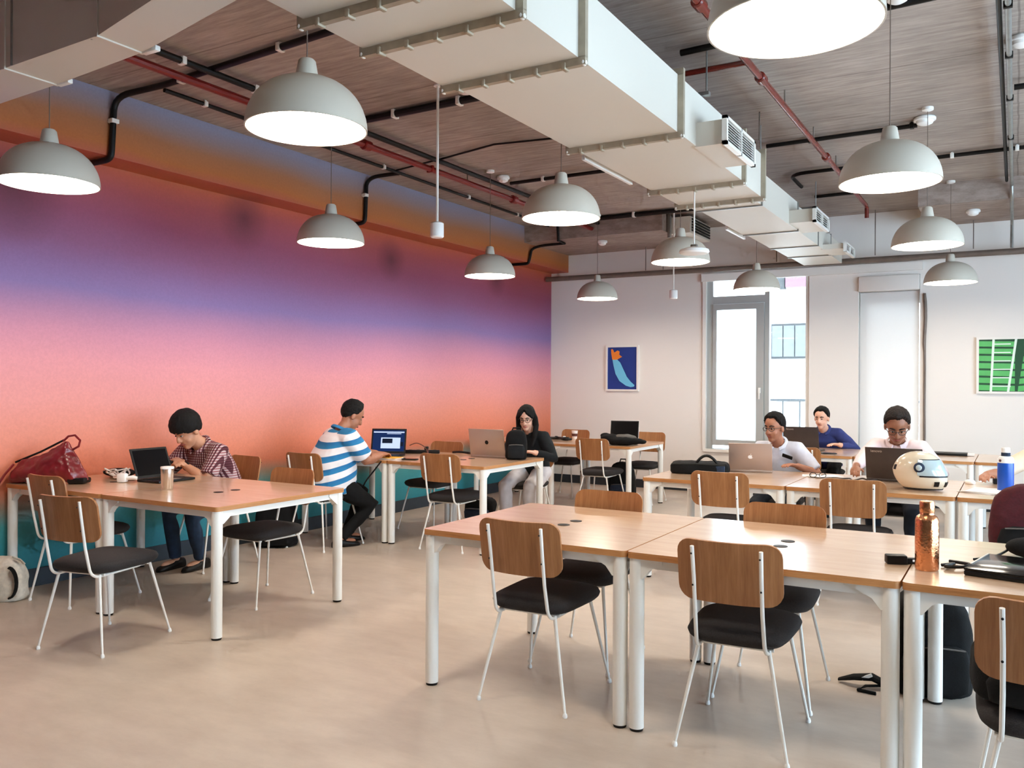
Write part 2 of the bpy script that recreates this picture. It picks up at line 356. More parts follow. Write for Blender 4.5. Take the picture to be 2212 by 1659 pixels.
struct('wall_front', bx(MB(), XL - 0.2, XR + 0.2, YF - 0.2, YF, 0, ZC), 'near_wall_paint', 'plain grey wall at the near end of the room')
struct('baseboard_left', bx(MB(), XL, XL + 0.014, YF, YB, 0, 0.125), 'skirting', 'dark blue skirting under the mural')
mb = MB(); bx(mb, XL + 0.014, W2[1], YB - 0.014, YB, 0, 0.115); bx(mb, W2[1], XR, YB - 0.014, YB, 0, 0.115)
struct('baseboard_back', mb, 'skirting_back', 'dark grey skirting along the pale end wall')
# lintel strip over the windows
struct('trim_4', bx(MB(), -3.62, -0.95, YB - 0.05, YB, 2.80, 2.90), 'white_trim', 'pale lintel strip above the windows of the end wall')

def window_1():
    w_ = link(bpy.data.objects.new('window_1', None)); tag(w_, 'tall grey framed window with an opening casement beside clear glass', None, None, 'structure')
    y0, y1 = YB + 0.03, YB + 0.10; x0, x1, z0, z1 = W1
    bx(MB(), x0 - 0.015, x0 + 0.03, YB - 0.025, y0, z0, z1).build('reveal_strip', 'white_trim', w_, smooth=0)
    bx(MB(), x0, x0 + 0.11, y0, y1, z0, z1).build('jamb', 'window_frame', w_, smooth=0)
    bx(MB(), x0 + 0.11, -2.80, y0, y1, 2.50, 2.60).build('transom', 'window_frame', w_, smooth=0)
    bx(MB(), x0 + 0.11, -2.80, y0 + 0.03, y0 + 0.036, 2.60, z1).build('pane', 'glass', w_, smooth=0)
    bx(MB(), -2.80, -2.74, y0, y1, z0, z1).build('mullion', 'window_frame', w_, smooth=0)
    bx(MB(), -2.29, x1, y0, y1, z0, z1).build('jamb', 'white_trim', w_, smooth=0)
    mb = MB(); a, b, c, d = x0 + 0.115, -2.805, z0 + 0.05, 2.495; t = 0.075
    bx(mb, a, b, y0 - 0.02, y0 + 0.05, d - t, d); bx(mb, a, b, y0 - 0.02, y0 + 0.05, c, c + t); bx(mb, a, a + 0.05, y0 - 0.02, y0 + 0.05, c + t, d - t); bx(mb, b - 0.1, b, y0 - 0.02, y0 + 0.05, c + t, d - t)
    cs = mb.build('casement', 'window_frame', w_, smooth=0)
    bx(MB(), a + 0.05, b - 0.1, y0 + 0.01, y0 + 0.02, c + t, d - t).build('pane', 'frosted_glass', cs, smooth=0)
    h = MB().box((b - 0.05, y0 - 0.035, 1.36), (0.03, 0.02, 0.07), bev=0.004); h.box((b - 0.05, y0 - 0.05, 1.31), (0.018, 0.016, 0.13), bev=0.004)
    tag(h.build('handle', 'white_metal', cs), 'white window handle')
    bx(MB(), -2.74, -2.29, y0 + 0.03, y0 + 0.036, z0, z1).build('pane', 'glass', w_, smooth=0)
    bx(MB(), x0, x1, YB - 0.04, y1, z0 - 0.04, z0).build('sill', 'white_trim', w_, smooth=0)
window_1()
def window_2():
    w_ = link(bpy.data.objects.new('window_2', None)); tag(w_, 'window niche closed by a pale roller blind', None, None, 'structure')
    x0, x1, z0, z1 = W2
    bx(MB(), x0, x0 + 0.10, YB + 0.12, YB + 0.2, z0, z1).build('niche_panel', 'white_trim', w_, smooth=0)
    bx(MB(), x0 + 0.10, x1, YB + 0.12, YB + 0.2, 2.42, z1).build('niche_panel', 'white_trim', w_, smooth=0)
    bx(MB(), x0 + 0.10, x1, YB + 0.15, YB + 0.156, z0, 2.42).build('pane', 'glass', w_, smooth=0)
window_2()
t = thing('roller_blind', 'pale roller blind pulled down in the niche left of the green picture', 'blind', (-1.32, YB + 0.05, 0))
MB().box((0, -0.03, 2.66), (0.67, 0.13, 0.18), bev=0.01).build('pelmet', 'wall_paint', t)
MB().box((0, 0.0, 1.60), (0.655, 0.004, 1.92)).build('fabric', 'blind_fabric', t, smooth=0)
MB().tube([(-0.325, 0, 0.63), (0.325, 0, 0.63)], 0.012).build('bottom_rail', 'white_metal', t)
cb = MB(); pts = [(-0.925 + 0.006 * math.sin(9 * z) * (1 if z > 1.9 else 0.2), YB - 0.016, z) for z in [0.12 + 0.1 * k for k in range(25)]]
tag(cb.tube(pts, [0.013 if p[2] < 1.9 or p[2] > 2.45 else 0.018 for p in pts], 8).build('wall_cable', 'brown_pipe'), 'brown cable running up the end wall beside the blind niche', 'cable')

# the building across the street
def neighbour():
    t = thing('building', 'bright building with balconies seen through the clear window pane', 'building', (-3.8, 17.0, -3.0))
    bx(MB(), -9, 10, 0, 1.5, -2, 14).build('wall', 'facade', t, smooth=0)
    for k in range(4): bx(MB(), -9, 10, -0.9 if k % 2 == 0 else -0.12, 0, 1.55 + 3.1 * k, 1.72 + 3.1 * k).build('floor_band', 'facade', t, smooth=0)
    for (x, z) in [(0.02, 4.94), (-1.6, 4.94), (1.7, 4.94), (0.02, 8.1), (-1.6, 8.1), (1.7, 8.1)]:
        wn = bx(MB(), x - 0.34, x + 0.34, -0.04, 0, z, z + 0.68).build('window', 'facade_frame', t, smooth=0)
        for s in (-1, 0, 1): bx(MB(), x - 0.1 + 0.22 * s, x + 0.1 + 0.22 * s, -0.06, -0.04, z + 0.04, z + 0.64).build('pane', 'facade_glass', wn, smooth=0)
    bx(MB(), 0.05, 0.6, -0.5, -0.3, 6.28, 6.55).build('awning', 'facade_pink', t, smooth=0)
    bx(MB(), -0.15, 0.02, -0.45, -0.3, 6.25, 6.62).build('vent_box', 'facade_frame', t, smooth=0)
    r = bx(MB(), -3, 3, -0.94, -0.9, 4.13, 4.18).build('balcony_rail', 'facade_frame', t, smooth=0)
    for k in range(20): bx(MB(), -2.9 + 0.3 * k, -2.875 + 0.3 * k, -0.93, -0.91, 3.35, 4.13).build('baluster', 'facade_frame', r, smooth=0)
neighbour()

# ------------------------------------------------------------------ ducts
def ring_box(mb, x0, x1, z0, z1, y, d=0.03, t=0.035):
    """four-sided flange frame around a duct section in the xz plane"""
    bx(mb, x0 - t, x1 + t, y - d / 2, y + d / 2, z0 - t, z0 + 0.002); bx(mb, x0 - t, x1 + t, y - d / 2, y + d / 2, z1 - 0.002, z1 + t)
    bx(mb, x0 - t, x0 + 0.002, y - d / 2, y + d / 2, z0, z1); bx(mb, x1 - 0.002, x1 + t, y - d / 2, y + d / 2, z0, z1)
def main_duct():
    ox, oz = -2.05, 2.90
    t = thing('air_duct', 'wide cream rectangular air duct running to the end wall', 'duct', (ox, 0, oz))
    zt = 3.235
    secs = [(-2.4, 1.3, -2.49, -1.704, zt), (1.3, 2.565, -2.49, -1.704, zt), (2.565, 2.92, -2.48, -1.704, zt), (2.92, 3.48, -2.45, -1.704, zt), (3.48, 4.79, -2.405, -1.704, zt), (4.79, 6.14, -2.39, -1.704, zt), (6.14, 6.76, -2.387, -1.722, zt),
            (6.76, 7.04, -2.34, -1.797, 3.22), (7.04, 8.38, -2.312, -1.797, 3.17), (8.38, 9.36, -2.284, -1.797, 3.14), (9.36, 10.1, -2.265, -1.80, 3.12), (10.1, 10.88, -2.25, -1.81, 3.12)]
    for (y0, y1, x0, x1, z1) in secs: bx(MB(), x0 - ox, x1 - ox, y0 + 0.002, y1 - 0.002, 0, z1 - oz).build('section', 'duct_paint', t, smooth=0)
    for (y, x0, x1) in [(1.3, -2.49, -1.704), (2.565, -2.49, -1.704), (2.92, -2.465, -1.704), (3.48, -2.425, -1.704), (4.79, -2.397, -1.704), (6.14, -2.389, -1.71), (6.745, -2.387, -1.722)]:
        s = MB(); ring_box(s, x0 - ox, x1 - ox, 0, zt - oz, y); fl = s.build('flange', 'flange', t, smooth=0)
        for k in range(5): MB().box((x0 - ox + (x1 - x0) * (k + 0.5) / 5, y, -0.028), (0.02, 0.047, 0.033), bev=0.004).build('clip', 'flange', fl)
        for s_ in (0, 1): MB().ell(((x0, x1)[s_] - ox + (-0.024, 0.024)[s_], y, -0.024), (0.015, 0.019, 0.015), seg=8, rings=6).build('bolt', 'white_metal', fl)
    for (y, x0, x1, z1) in [(7.04, -2.326, -1.797, 3.19), (8.38, -2.30, -1.797, 3.155), (9.36, -2.275, -1.80, 3.13), (10.1, -2.26, -1.805, 3.12)]:
        s = MB(); ring_box(s, x0 - ox, x1 - ox, 0, z1 - oz, y, 0.018, 0.012); s.build('seam', 'zinc', t, smooth=0)
    for (y0, y1, x, z0, z1, xd) in [(5.07, 5.73, -1.50, 2.88, 3.05, -1.704), (8.0, 8.66, -1.554, 2.90, 3.04, -1.797), (9.6, 10.18, -1.554, 2.85, 2.955, -1.807)]:
        ou = bx(MB(), xd - ox - 0.01, x - ox - 0.03, y0 + 0.04, y1 - 0.04, max(z0 - oz, -0.02) + 0.012, z1 - oz - 0.01).build('outlet', 'duct_paint', t, smooth=0)
        g = MB(); X = x - ox; f = 0.03; a, b = z0 - oz, z1 - oz
        bx(g, X - 0.03, X, y0, y1, a, a + f * 0.6); bx(g, X - 0.03, X, y0, y1, b - f * 0.6, b); bx(g, X - 0.03, X, y0, y0 + f, a, b); bx(g, X - 0.03, X, y1 - f, y1, a, b); bx(g, X - 0.03, X, (y0 + y1) / 2 - 0.008, (y0 + y1) / 2 + 0.008, a, b)
        g.build('grille_frame', 'white_metal', ou, smooth=0)
        bx(MB(), X - 0.03, X - 0.022, y0 + 0.01, y1 - 0.01, a + 0.01, b - 0.01).build('grille_back', 'grille_dark', ou, smooth=0)
        n = 8 if y0 < 6 else 5
        for k in range(n): MB().box((X - 0.012, (y0 + y1) / 2, a + 0.02 + (b - a - 0.04) * (k + 0.5) / n), (0.009, y1 - y0 - 0.04, 0.003), rot=Ry(0.25)).build('slat', 'white_metal', ou, smooth=0)
    for (y0, y1, xd) in [(5.1, 5.85, -2.39), (8.05, 8.61, -2.31)]:
        ou = bx(MB(), xd - ox - 0.05, xd - ox + 0.01, y0, y1, 0.03, 0.19).build('outlet', 'duct_paint', t, smooth=0)
        bx(MB(), xd - ox - 0.072, xd - ox - 0.05, y0 - 0.03, y1 + 0.03, 0.0, 0.215).build('grille_frame', 'white_metal', ou, smooth=0)
    for (y, x0, x1) in [(3.1, -2.5, -1.65), (5.24, -2.43, -1.66), (6.95, -2.37, -1.76), (9.15, -2.34, -1.76)]:
        h = MB(); bx(h, x0 - ox, x1 - ox, y - 0.02, y + 0.02, 0.342, 0.365)
        for x in (x0 + 0.02, x1 - 0.02): h.tube([(x - ox, y, 0.345), (x - ox, y, ZC - oz)], 0.006, 6)
        h.build('hanger', 'zinc', t, smooth=0)
main_duct()
def branch_duct():
    o = V((-4.0, 2.4, 2.9)); t = thing('air_duct', 'narrow branch air duct crossing above the mural side', 'duct', o)
    P = [(-5.61, 2.435), (-4.10, 2.38), (-3.37, 2.345), (-2.495, 2.165)]; wd = [0.27, 0.253, 0.215, 0.225]
    for i in range(3):
        R = []
        for p, w_ in ((P[i], wd[i]), (P[i + 1], wd[i + 1])):
            q = V((p[0], p[1], 2.9)) - o; R.append([q + V((0, -w_ / 2, 0)), q + V((0, w_ / 2, 0)), q + V((0, w_ / 2, 0.32)), q + V((0, -w_ / 2, 0.32))])
        MB().loft(R).build('section', 'duct_paint', t, smooth=0)
        b = P[i + 1]
        if i < 2:
            MB().box((b[0] - o.x, b[1] - o.y, 0.16), (0.014, wd[i + 1] + 0.014, 0.334)).build('seam', 'duct_paint', t, smooth=0)
            MB().box((b[0] - o.x + 0.05, b[1] - o.y + wd[i + 1] / 2 + 0.008, 0.004), (0.1, 0.028, 0.024), bev=0.005).build('clip', 'white_metal', t)
    h = MB()
    for x in (-4.04, -3.43): h.tube([(x - o.x, -0.15, 0.0), (x - o.x, -0.15, ZC - 2.9)], 0.006, 6)
    h.build('hanger', 'zinc', t)
branch_duct()

# ------------------------------------------------------------------ pipes and conduits
def pipe(name, pts, r, mat, label, cat='pipe', clamps=(), cmat='white_metal', seg=10, couplings=(), grp=None):
    o = V(pts[0]); t = thing(name, label, cat, o, group=grp)
    MB().tube([V(p) - o for p in pts], r, seg).build('run', mat, t)
    for (p, ax) in clamps:
        p = V(p) - o
        a = MB(); d = {'x': (0.03, 2 * r + 0.012, 2 * r + 0.006), 'y': (2 * r + 0.012, 0.03, 2 * r + 0.006), 'z': (2 * r + 0.014, 2 * r + 0.014, 0.03)}[ax]
        a.box(p, d, bev=0.003); a.box(p + V((0, 0, 0.014)) if ax != 'z' else p + V((-0.012, 0, 0)), (0.018, 0.018, 0.032)); a.build('clamp', cmat, t)
    for (p, ax) in couplings:
        p = V(p) - o; k = V({'x': (0.045, 0, 0), 'y': (0, 0.045, 0), 'z': (0, 0, 0.045)}[ax])
        MB().tube([p - k, p - k * 0.8, p + k * 0.8, p + k], [r * 1.2, r * 1.6, r * 1.6, r * 1.2], seg).build('coupling', mat, t)
    return t
zc = 3.486
pipe('conduit', [(-5.18, 3.95, zc), (-5.2, 6.0, zc), (-5.25, 9.84, zc)], 0.016, 'black_pipe', 'thin black conduit on the slab nearest to the mural beam', 'conduit', [((-5.18, 4.3, zc), 'y'), ((-5.2, 5.0, zc), 'y'), ((-5.2, 6.4, zc), 'y'), ((-5.22, 7.9, zc), 'y'), ((-5.24, 9.0, zc), 'y')])
pipe('conduit', [(-2.7, 3.72, zc), (-5.1, 3.88, zc)] + arc((-5.42, 3.87, zc), (-5.593, 3.85, zc), (-5.595, 3.845, 3.38)) + [(-5.595, 3.83, 3.09)] + arc((-5.597, 3.828, 3.06), (-5.60, 3.825, 3.026), (-5.66, 3.82, 3.022)) + [(-5.88, 3.82, 3.022)], 0.022, 'black_pipe', 'thick black conduit bending down the mural beam beside the leftmost lamp', 'conduit', [((-3.9, 3.8, zc), 'x'), ((-4.9, 3.87, zc), 'x'), ((-5.597, 3.842, 3.3), 'z')], seg=12)
pipe('conduit', [(-5.22, 6.66, zc)] + arc((-5.45, 6.65, zc), (-5.593, 6.64, zc), (-5.595, 6.62, 3.40)) + [(-5.595, 6.605, 3.09)] + arc((-5.597, 6.603, 3.06), (-5.60, 6.60, 3.026), (-5.66, 6.60, 3.024)) + [(-5.88, 6.60, 3.024)], 0.020, 'black_pipe', 'black conduit bending down the mural beam behind the middle lamp of its row', 'conduit', [((-5.597, 6.6, 3.3), 'z')], seg=12)
pipe('conduit', [(-5.1, 9.8, zc), (-5.1, 9.82, 3.28), (-5.1, 10.0, 3.27)] + arc((-5.3, 10.0, 3.27), (-5.59, 10.0, 3.27), (-5.595, 9.99, 3.2)) + [(-5.595, 9.95, 3.09)] + arc((-5.6, 9.94, 3.06), (-5.605, 9.94, 3.03), (-5.66, 9.94, 3.03)) + [(-5.88, 9.92, 3.03)], 0.018, 'black_pipe', 'black conduit bending down the mural beam in the far corner', 'conduit', seg=10)
pipe('conduit', [(-2.66, 5.16, zc), (-4.5, 5.18, zc), (-4.62, 5.18, zc)], 0.028, 'black_pipe', 'thick black conduit crossing the slab behind the white sensor rod', 'conduit', [((-3.5, 5.17, zc), 'x'), ((-3.0, 5.17, zc), 'x'), ((-4.1, 5.18, zc), 'x')])
pipe('conduit', [(-2.6, 6.35, 3.5), (-3.3, 6.4, 3.5), (-3.9, 6.3, 3.5), (-4.5, 6.45, 3.5), (-5.2, 6.6, 3.5)], 0.009, 'black_pipe', 'thin wavy black cable crossing the slab near the middle lamps', 'cable')
pipe('conduit', [(-2.58, 7.56, zc), (-4.48, 7.56, zc)], 0.018, 'black_pipe', 'black conduit leading to the white detector over the woman', 'conduit', [((-3.4, 7.56, zc), 'x'), ((-4.1, 7.56, zc), 'x')])
pipe('conduit', [(-2.6, 9.69, zc), (-5.0, 9.69, zc)], 0.028, 'black_pipe', 'black conduit along the face of the drop panel left of the wide duct', 'conduit', [((-3.2, 9.69, zc), 'x'), ((-4.0, 9.69, zc), 'x')])
pipe('conduit', [(-1.8, 5.10, zc), (0.4, 4.98, zc)], 0.02, 'black_pipe', 'black conduit over the nearest lamp right of the wide duct', 'conduit')
pipe('conduit', [(-1.86, 7.46, zc), (-0.68, 7.44, zc)], 0.018, 'black_pipe', 'black conduit ending at the detector right of the second right-hand lamp', 'conduit', [((-1.5, 7.46, zc), 'x'), ((-0.72, 7.44, zc), 'x')], cmat='black_pipe')
pipe('conduit', [(-1.9, 9.05, 3.46)] + arc((-1.92, 8.8, zc), (-1.93, 8.58, zc), (-1.75, 8.57, zc)) + [(0.6, 8.57, zc)], 0.018, 'black_pipe', 'black conduit with a bend beside the duct, right of the louvred outlets', 'conduit', [((-0.5, 8.57, zc), 'x'), ((0.0, 8.57, zc), 'x')])
pipe('conduit', [(-1.9, 9.72, zc), (-0.95, 9.70, zc)], 0.018, 'black_pipe', 'short black conduit before the right-hand drop panel', 'conduit')
pipe('fire_pipe', [(-4.66, 1.5, 3.40), (-4.64, 10.4, 3.40)], 0.027, 'red_pipe', 'red sprinkler pipe hanging along the mural side of the ceiling', 'pipe', [((-4.65, 6.4, 3.4), 'y'), ((-4.65, 8.4, 3.4), 'y')], 'red_pipe', couplings=[((-4.65, 5.5, 3.4), 'y'), ((-4.64, 10.35, 3.38), 'y'), ((-4.64, 7.9, 3.4), 'y')])
pipe('cable_tray', [(-4.55, 3.25, 3.46), (-4.55, 10.0, 3.46)], 0.022, 'black_pipe', 'black cable conduit beside the red pipe on the mural side', 'conduit', [((-4.55, 4.2, 3.46), 'y'), ((-4.55, 3.6, 3.46), 'y')])
pipe('fire_pipe', [(-1.42, 3.1, 3.40), (-1.42, 10.0, 3.40), (-1.42, 10.06, 3.38), (-1.42, 10.07, 3.27)], 0.022, 'copper_red_pipe', 'copper red sprinkler pipe on the window side of the wide duct', 'pipe', [], couplings=[((-1.42, 5.55, 3.4), 'y'), ((-1.42, 7.75, 3.4), 'y'), ((-1.42, 4.3, 3.4), 'y')], seg=14)
pipe('fire_pipe', [(-2.1, 5.28, 3.42), (-1.42, 5.28, 3.42)], 0.018, 'copper_red_pipe', 'short red branch pipe joining the sprinkler pipe near the duct', 'pipe')
pipe('service_pipe', [(-5.88, 10.96, 2.945), (4.0, 10.96, 2.905)], 0.035, 'brown_pipe', 'long brown pipe crossing in front of the end wall', 'pipe', seg=12)
pipe('steel_conduit', [(-0.045, 1.5, 3.44), (-0.045, 9.74, 3.44)] + arc((-0.045, 9.8, 3.42), (-0.045, 9.82, 3.27), (-0.045, 9.95, 3.26)) + [(-0.045, 10.8, 3.25), (-0.045, 10.86, 3.2), (-0.045, 10.86, 2.95)], 0.016, 'zinc', 'steel conduit at the right edge running toward the end wall', 'conduit', [((-0.045, 5.2, 3.44), 'y'), ((-0.045, 6.0, 3.44), 'y'), ((-0.045, 6.9, 3.44), 'y'), ((-0.045, 8.0, 3.44), 'y')], 'black_pipe')
pipe('black_conduit', [(-0.088, 1.5, 3.47), (-0.088, 9.8, 3.47)], 0.014, 'black_pipe', 'thin black conduit next to the steel one at the right edge', 'conduit')
pipe('black_conduit', [(-0.02, 6.75, 3.465), (0.9, 6.75, 3.46)], 0.02, 'black_pipe', 'short black conduit crossing at the right edge of the ceiling', 'conduit')
rods = [(-4.64, 4.75, 3.42), (-4.64, 7.0, 3.42), (-1.42, 6.2, 3.42), (-1.42, 8.2, 3.42), (-1.7, 6.6, 3.3), (-1.42, 7.2, 3.42)]
for k, (x, y, z) in enumerate(rods):
    lab = ['threaded rod over the red pipe nearest the large left lamp', 'threaded rod over the red pipe before the second mural lamp', 'threaded rod over the copper red pipe nearest the camera', 'threaded rod over the copper red pipe near the end wall', 'threaded rod beside the first louvred duct outlet', 'middle threaded rod over the copper red pipe'][k]
    tag(MB().tube([(x, y, z), (x, y, ZC)], 0.006, 6).build('threaded_rod', 'brown_pipe'), lab, 'rod', 'threaded hanging rods')
for (x, y) in ((-4.35, 10.96), (-4.1, 10.96), (-2.6, 10.96), (-1.45, 10.96), (-0.42, 10.96)):
    lab = {-4.35: 'thin rod holding the brown pipe above the blue picture, left of a pair', -4.1: 'thin rod holding the brown pipe above the blue picture, right of a pair', -2.6: 'thin rod holding the brown pipe above the window lamp', -1.45: 'thin rod holding the brown pipe just right of the duct', -0.42: 'thin rod holding the brown pipe beside the smallest right-hand lamp'}[x]
    o = tag(MB().tube([(x, y, 2.98), (x, y, ZC if -3.7 < x < -0.89 else 3.30)], 0.006, 6).build('threaded_rod', 'brown_pipe'), lab, 'rod', 'rods holding the brown pipe')

# detectors, sensors and an access point on the ceiling
def detector(x, y, z, label, r=0.065):
    t = thing('smoke_detector', label, 'detector', (x, y, z))
    MB().lathe([(r * 0.9, 0), (r, -0.01), (r, -0.025), (r * 0.95, -0.03)], seg=20).build('base', 'white_plastic', t)
    MB().lathe([(r * 0.8, -0.03), (r * 0.72, -0.05), (r * 0.4, -0.062), (0.0, -0.064)], seg=20).build('head', 'white_plastic', t)
detector(-3.33, 5.0, ZC, 'white smoke detector beside the wide duct near the sensor rod', 0.075)
detector(-4.46, 7.38, ZC, 'white smoke detector above the second mural lamp')
detector(-0.62, 7.36, ZC, 'white smoke detector behind the second right-hand lamp', 0.08)
detector(-0.55, 4.94, ZC, 'white smoke detector just behind the nearest lamp', 0.07)
detector(-4.65, 10.2, 3.30, 'white smoke detector under the drop panel by the mural')
detector(0.02, 5.95, ZC, 'white smoke detector at the right edge of the ceiling', 0.075)
detector(-0.4, 10.3, 3.30, 'white smoke detector under the right-hand drop panel', 0.07)
def sensor(x, y, label):
    t = thing('sensor_rod', label, 'sensor', (x, y, 2.45))
    MB().tube([(0, 0, 0.10), (0, 0, ZC - 2.45)], 0.0095, 8).build('rod', 'white_metal', t)
    MB().lathe([(0.040, 0.0), (0.047, 0.008), (0.047, 0.10), (0.035, 0.108), (0.012, 0.112)], seg=18).build('sensor_head', 'white_plastic', t)
    MB().lathe([(0.03, ZC - 2.46), (0.03, ZC - 2.45)], seg=14).build('ceiling_plate', 'white_metal', t)
sensor(-3.50, 4.90, 'white sensor on a long rod hanging before the mural')
sensor(-3.52, 9.76, 'white sensor on a long rod hanging beside the window')
t = thing('access_point', 'white dish on a thin rod hanging in front of a lamp under the duct', 'device', (-2.06, 6.15, 2.40))
MB().lathe([(0.02, 0.03), (0.06, 0.045), (0.105, 0.03), (0.112, 0.012), (0.1, 0.0), (0.0, -0.008)], seg=24).build('dish', 'white_plastic', t)
MB().tube([(0, 0, 0.03), (0, 0, 0.499)], 0.006, 6).build('rod', 'white_metal', t)
MB().box((0, 0, 0.055), (0.05, 0.03, 0.03), bev=0.005).build('bracket', 'zinc', t)
t = thing('fan_coil', 'grey ventilation box with a grille at the end of the drop panel', 'vent', (-3.68, 10.0, 3.28))
bx(MB(), 0.01, 0.26, 0.05, 0.85, 0.0, 0.20).build('box', 'duct_paint', t, smooth=0)
bx(MB(), 0.0, 0.03, -0.02, 0.03, -0.05, 0.235).build('bracket', 'zinc', t, smooth=0)
for k in range(5): bx(MB(), 0.265, 0.275, 0.1, 0.8, 0.025 + 0.034 * k, 0.045 + 0.034 * k).build('slat', 'grille_dark', t, smooth=0)

# ------------------------------------------------------------------ pendant lamps
def lamp_proto():
    t = thing('pendant_lamp', 'x', 'lamp', (0, 0, 2.48), group='white dome pendant lamps')
    n = 12; R, H = 0.25, 0.215
    outer = [(R * math.cos(a) ** 0.82 if a < PI / 2 - 1e-6 else 0.03, H * math.sin(a)) for a in [k / n * PI / 2 for k in range(n + 1)]]
    outer = [(max(r, 0.034), z) for r, z in outer]
    inner = [(max(r - 0.006, 0.028), max(z - 0.004, 0.0)) for r, z in outer][:-1]
    prof = list(reversed(inner)) + outer
    MB().lathe([(0.0275, inner[-1][1])] + list(reversed(inner)) + outer, seg=48, caps=False).build('shade', 'lamp_shade', t, smooth=50)
    d_ = MB(); d_.add([(0.241 * math.cos(2 * PI * k / 32), 0.241 * math.sin(2 * PI * k / 32), 0.016) for k in range(32)], [tuple(reversed(range(32)))]); d_.build('opal_disc', 'glow', t, smooth=0)
    MB().lathe([(0.036, H - 0.012), (0.046, H), (0.046, H + 0.012), (0.036, H + 0.07), (0.028, H + 0.078), (0.004, H + 0.08)], seg=20).build('cap', 'lamp_shade', t)
    MB().tube([(0, 0, H + 0.08), (0, 0, ZC - 2.48)], 0.0028, 6).build('cord', 'brown_pipe', t)
    MB().lathe([(0.04, ZC - 2.48), (0.04, ZC - 2.5), (0.01, ZC - 2.51)], seg=16).build('ceiling_rose', 'white_plastic', t)
    return t
LAMPS = [(-4.45, 2.68, 'white dome lamp at the left edge below the branch duct'), (-4.45, 4.86, 'white dome lamp before the mural beyond the plaid-shirted man'), (-4.45, 7.12, 'white dome lamp before the mural, third from the left edge'), (-4.45, 9.62, 'small white dome lamp hanging before the end wall left of the blue picture'),
         (-2.545, 2.63, 'large white dome lamp left of the wide duct'), (-2.5, 4.85, 'white dome lamp under the left side of the duct, beside the sensor rod'), (-2.49, 7.07, 'white dome lamp under the duct partly hidden by the hanging dish'), (-2.47, 9.5, 'white dome lamp hanging in front of the tall window'),
         (-0.565, 2.58, 'nearest and largest white dome lamp, cut by the top of the picture'), (-0.57, 4.82, 'large white dome lamp at the right, below the copper red pipe'), (-0.58, 7.12, 'white dome lamp at the right before the drop panel'), (-0.58, 9.78, 'smallest right-hand white dome lamp before the pale end wall')]
lp = lamp_proto()
for k, (x, y, lab) in enumerate(LAMPS):
    if k == 0: lp.location = (x, y, 2.48); lp['label'] = lab
    else: copy_tree(lp, (x, y, 2.48), 0, lab)

# ------------------------------------------------------------------ pictures on the end wall
t = thing('picture', 'framed blue picture of a pale blue fruit shape with an orange leaf', 'picture', (-4.76, YB, 1.655))
fr = MB()
for (x0, x1, z0, z1) in ((-0.245, -0.22, -0.32, 0.32), (0.22, 0.245, -0.32, 0.32), (-0.22, 0.22, 0.295, 0.32), (-0.22, 0.22, -0.32, -0.295)): bx(fr, x0, x1, -0.035, 0, z0, z1)
fr.build('frame', 'white_trim', t, smooth=0)
plain('print_blue', rgb(18, 52, 132), 0.6, var=0.03); plain('print_sky', rgb(110, 196, 232), 0.6, var=0.03); plain('print_orange', rgb(236, 130, 40), 0.6, var=0.03)
bx(MB(), -0.22, 0.22, -0.02, 0, -0.295, 0.295).build('print_ground', 'print_blue', t, smooth=0)
fruit = [(-0.15, 0.13), (-0.13, 0.03), (-0.10, -0.08), (-0.04, -0.18), (0.06, -0.245), (0.13, -0.265), (0.18, -0.255), (0.185, -0.235), (0.13, -0.19), (0.07, -0.12), (0.02, -0.02), (-0.03, 0.08), (-0.08, 0.125)]
MB().prism([(x, -0.02, z) for x, z in fruit], (0, -0.002, 0), (0, 0, 0)).build('fruit_shape', 'print_sky', t, smooth=0)
leaf = [(-0.15, 0.12), (-0.165, 0.20), (-0.17, 0.27), (-0.145, 0.27), (-0.12, 0.22), (-0.07, 0.25), (-0.04, 0.235), (-0.045, 0.19), (0.0, 0.16), (-0.05, 0.135), (-0.08, 0.12)]
MB().prism([(x, -0.02, z) for x, z in leaf], (0, -0.003, 0), (0, 0, 0)).build('leaf_shape', 'print_orange', t, smooth=0)
t = thing('picture', 'framed green picture of siding boards with a white ladder', 'picture', (-0.03, YB, 1.665))
fr = MB()
for (x0, x1, z0, z1) in ((-0.36, -0.335, -0.32, 0.32), (0.335, 0.36, -0.32, 0.32), (-0.335, 0.335, 0.295, 0.32), (-0.335, 0.335, -0.32, -0.295)): bx(fr, x0, x1, -0.035, 0, z0, z1)
fr.build('frame', 'white_trim', t, smooth=0)
plain('print_green', rgb(20, 74, 46), 0.6, var=0.05); plain('print_leaf', rgb(92, 186, 104), 0.6, var=0.06); plain('print_white', rgb(228, 244, 232), 0.6, var=0.02)
bx(MB(), -0.335, 0.335, -0.02, 0, -0.295, 0.295).build('print_ground', 'print_green', t, smooth=0)
for k in range(7):
    z = -0.28 + 0.083 * k
    MB().prism([(-0.335, -0.02, z), (0.02, -0.02, z - 0.01), (0.02, -0.02, z + 0.05), (-0.335, -0.02, z + 0.06)], (0, -0.0015, 0), (0, 0, 0)).build('board_shape', 'print_leaf', t, smooth=0)
    MB().prism([(0.12 - 0.02 * (6 - k) * 0.6, -0.02, z - 0.012), (0.335, -0.02, z + 0.02), (0.335, -0.02, z + 0.078), (0.12 - 0.02 * (5.6 - k) * 0.6, -0.02, z + 0.048)], (0, -0.0015, 0), (0, 0, 0)).build('board_shape', 'print_leaf', t, smooth=0)
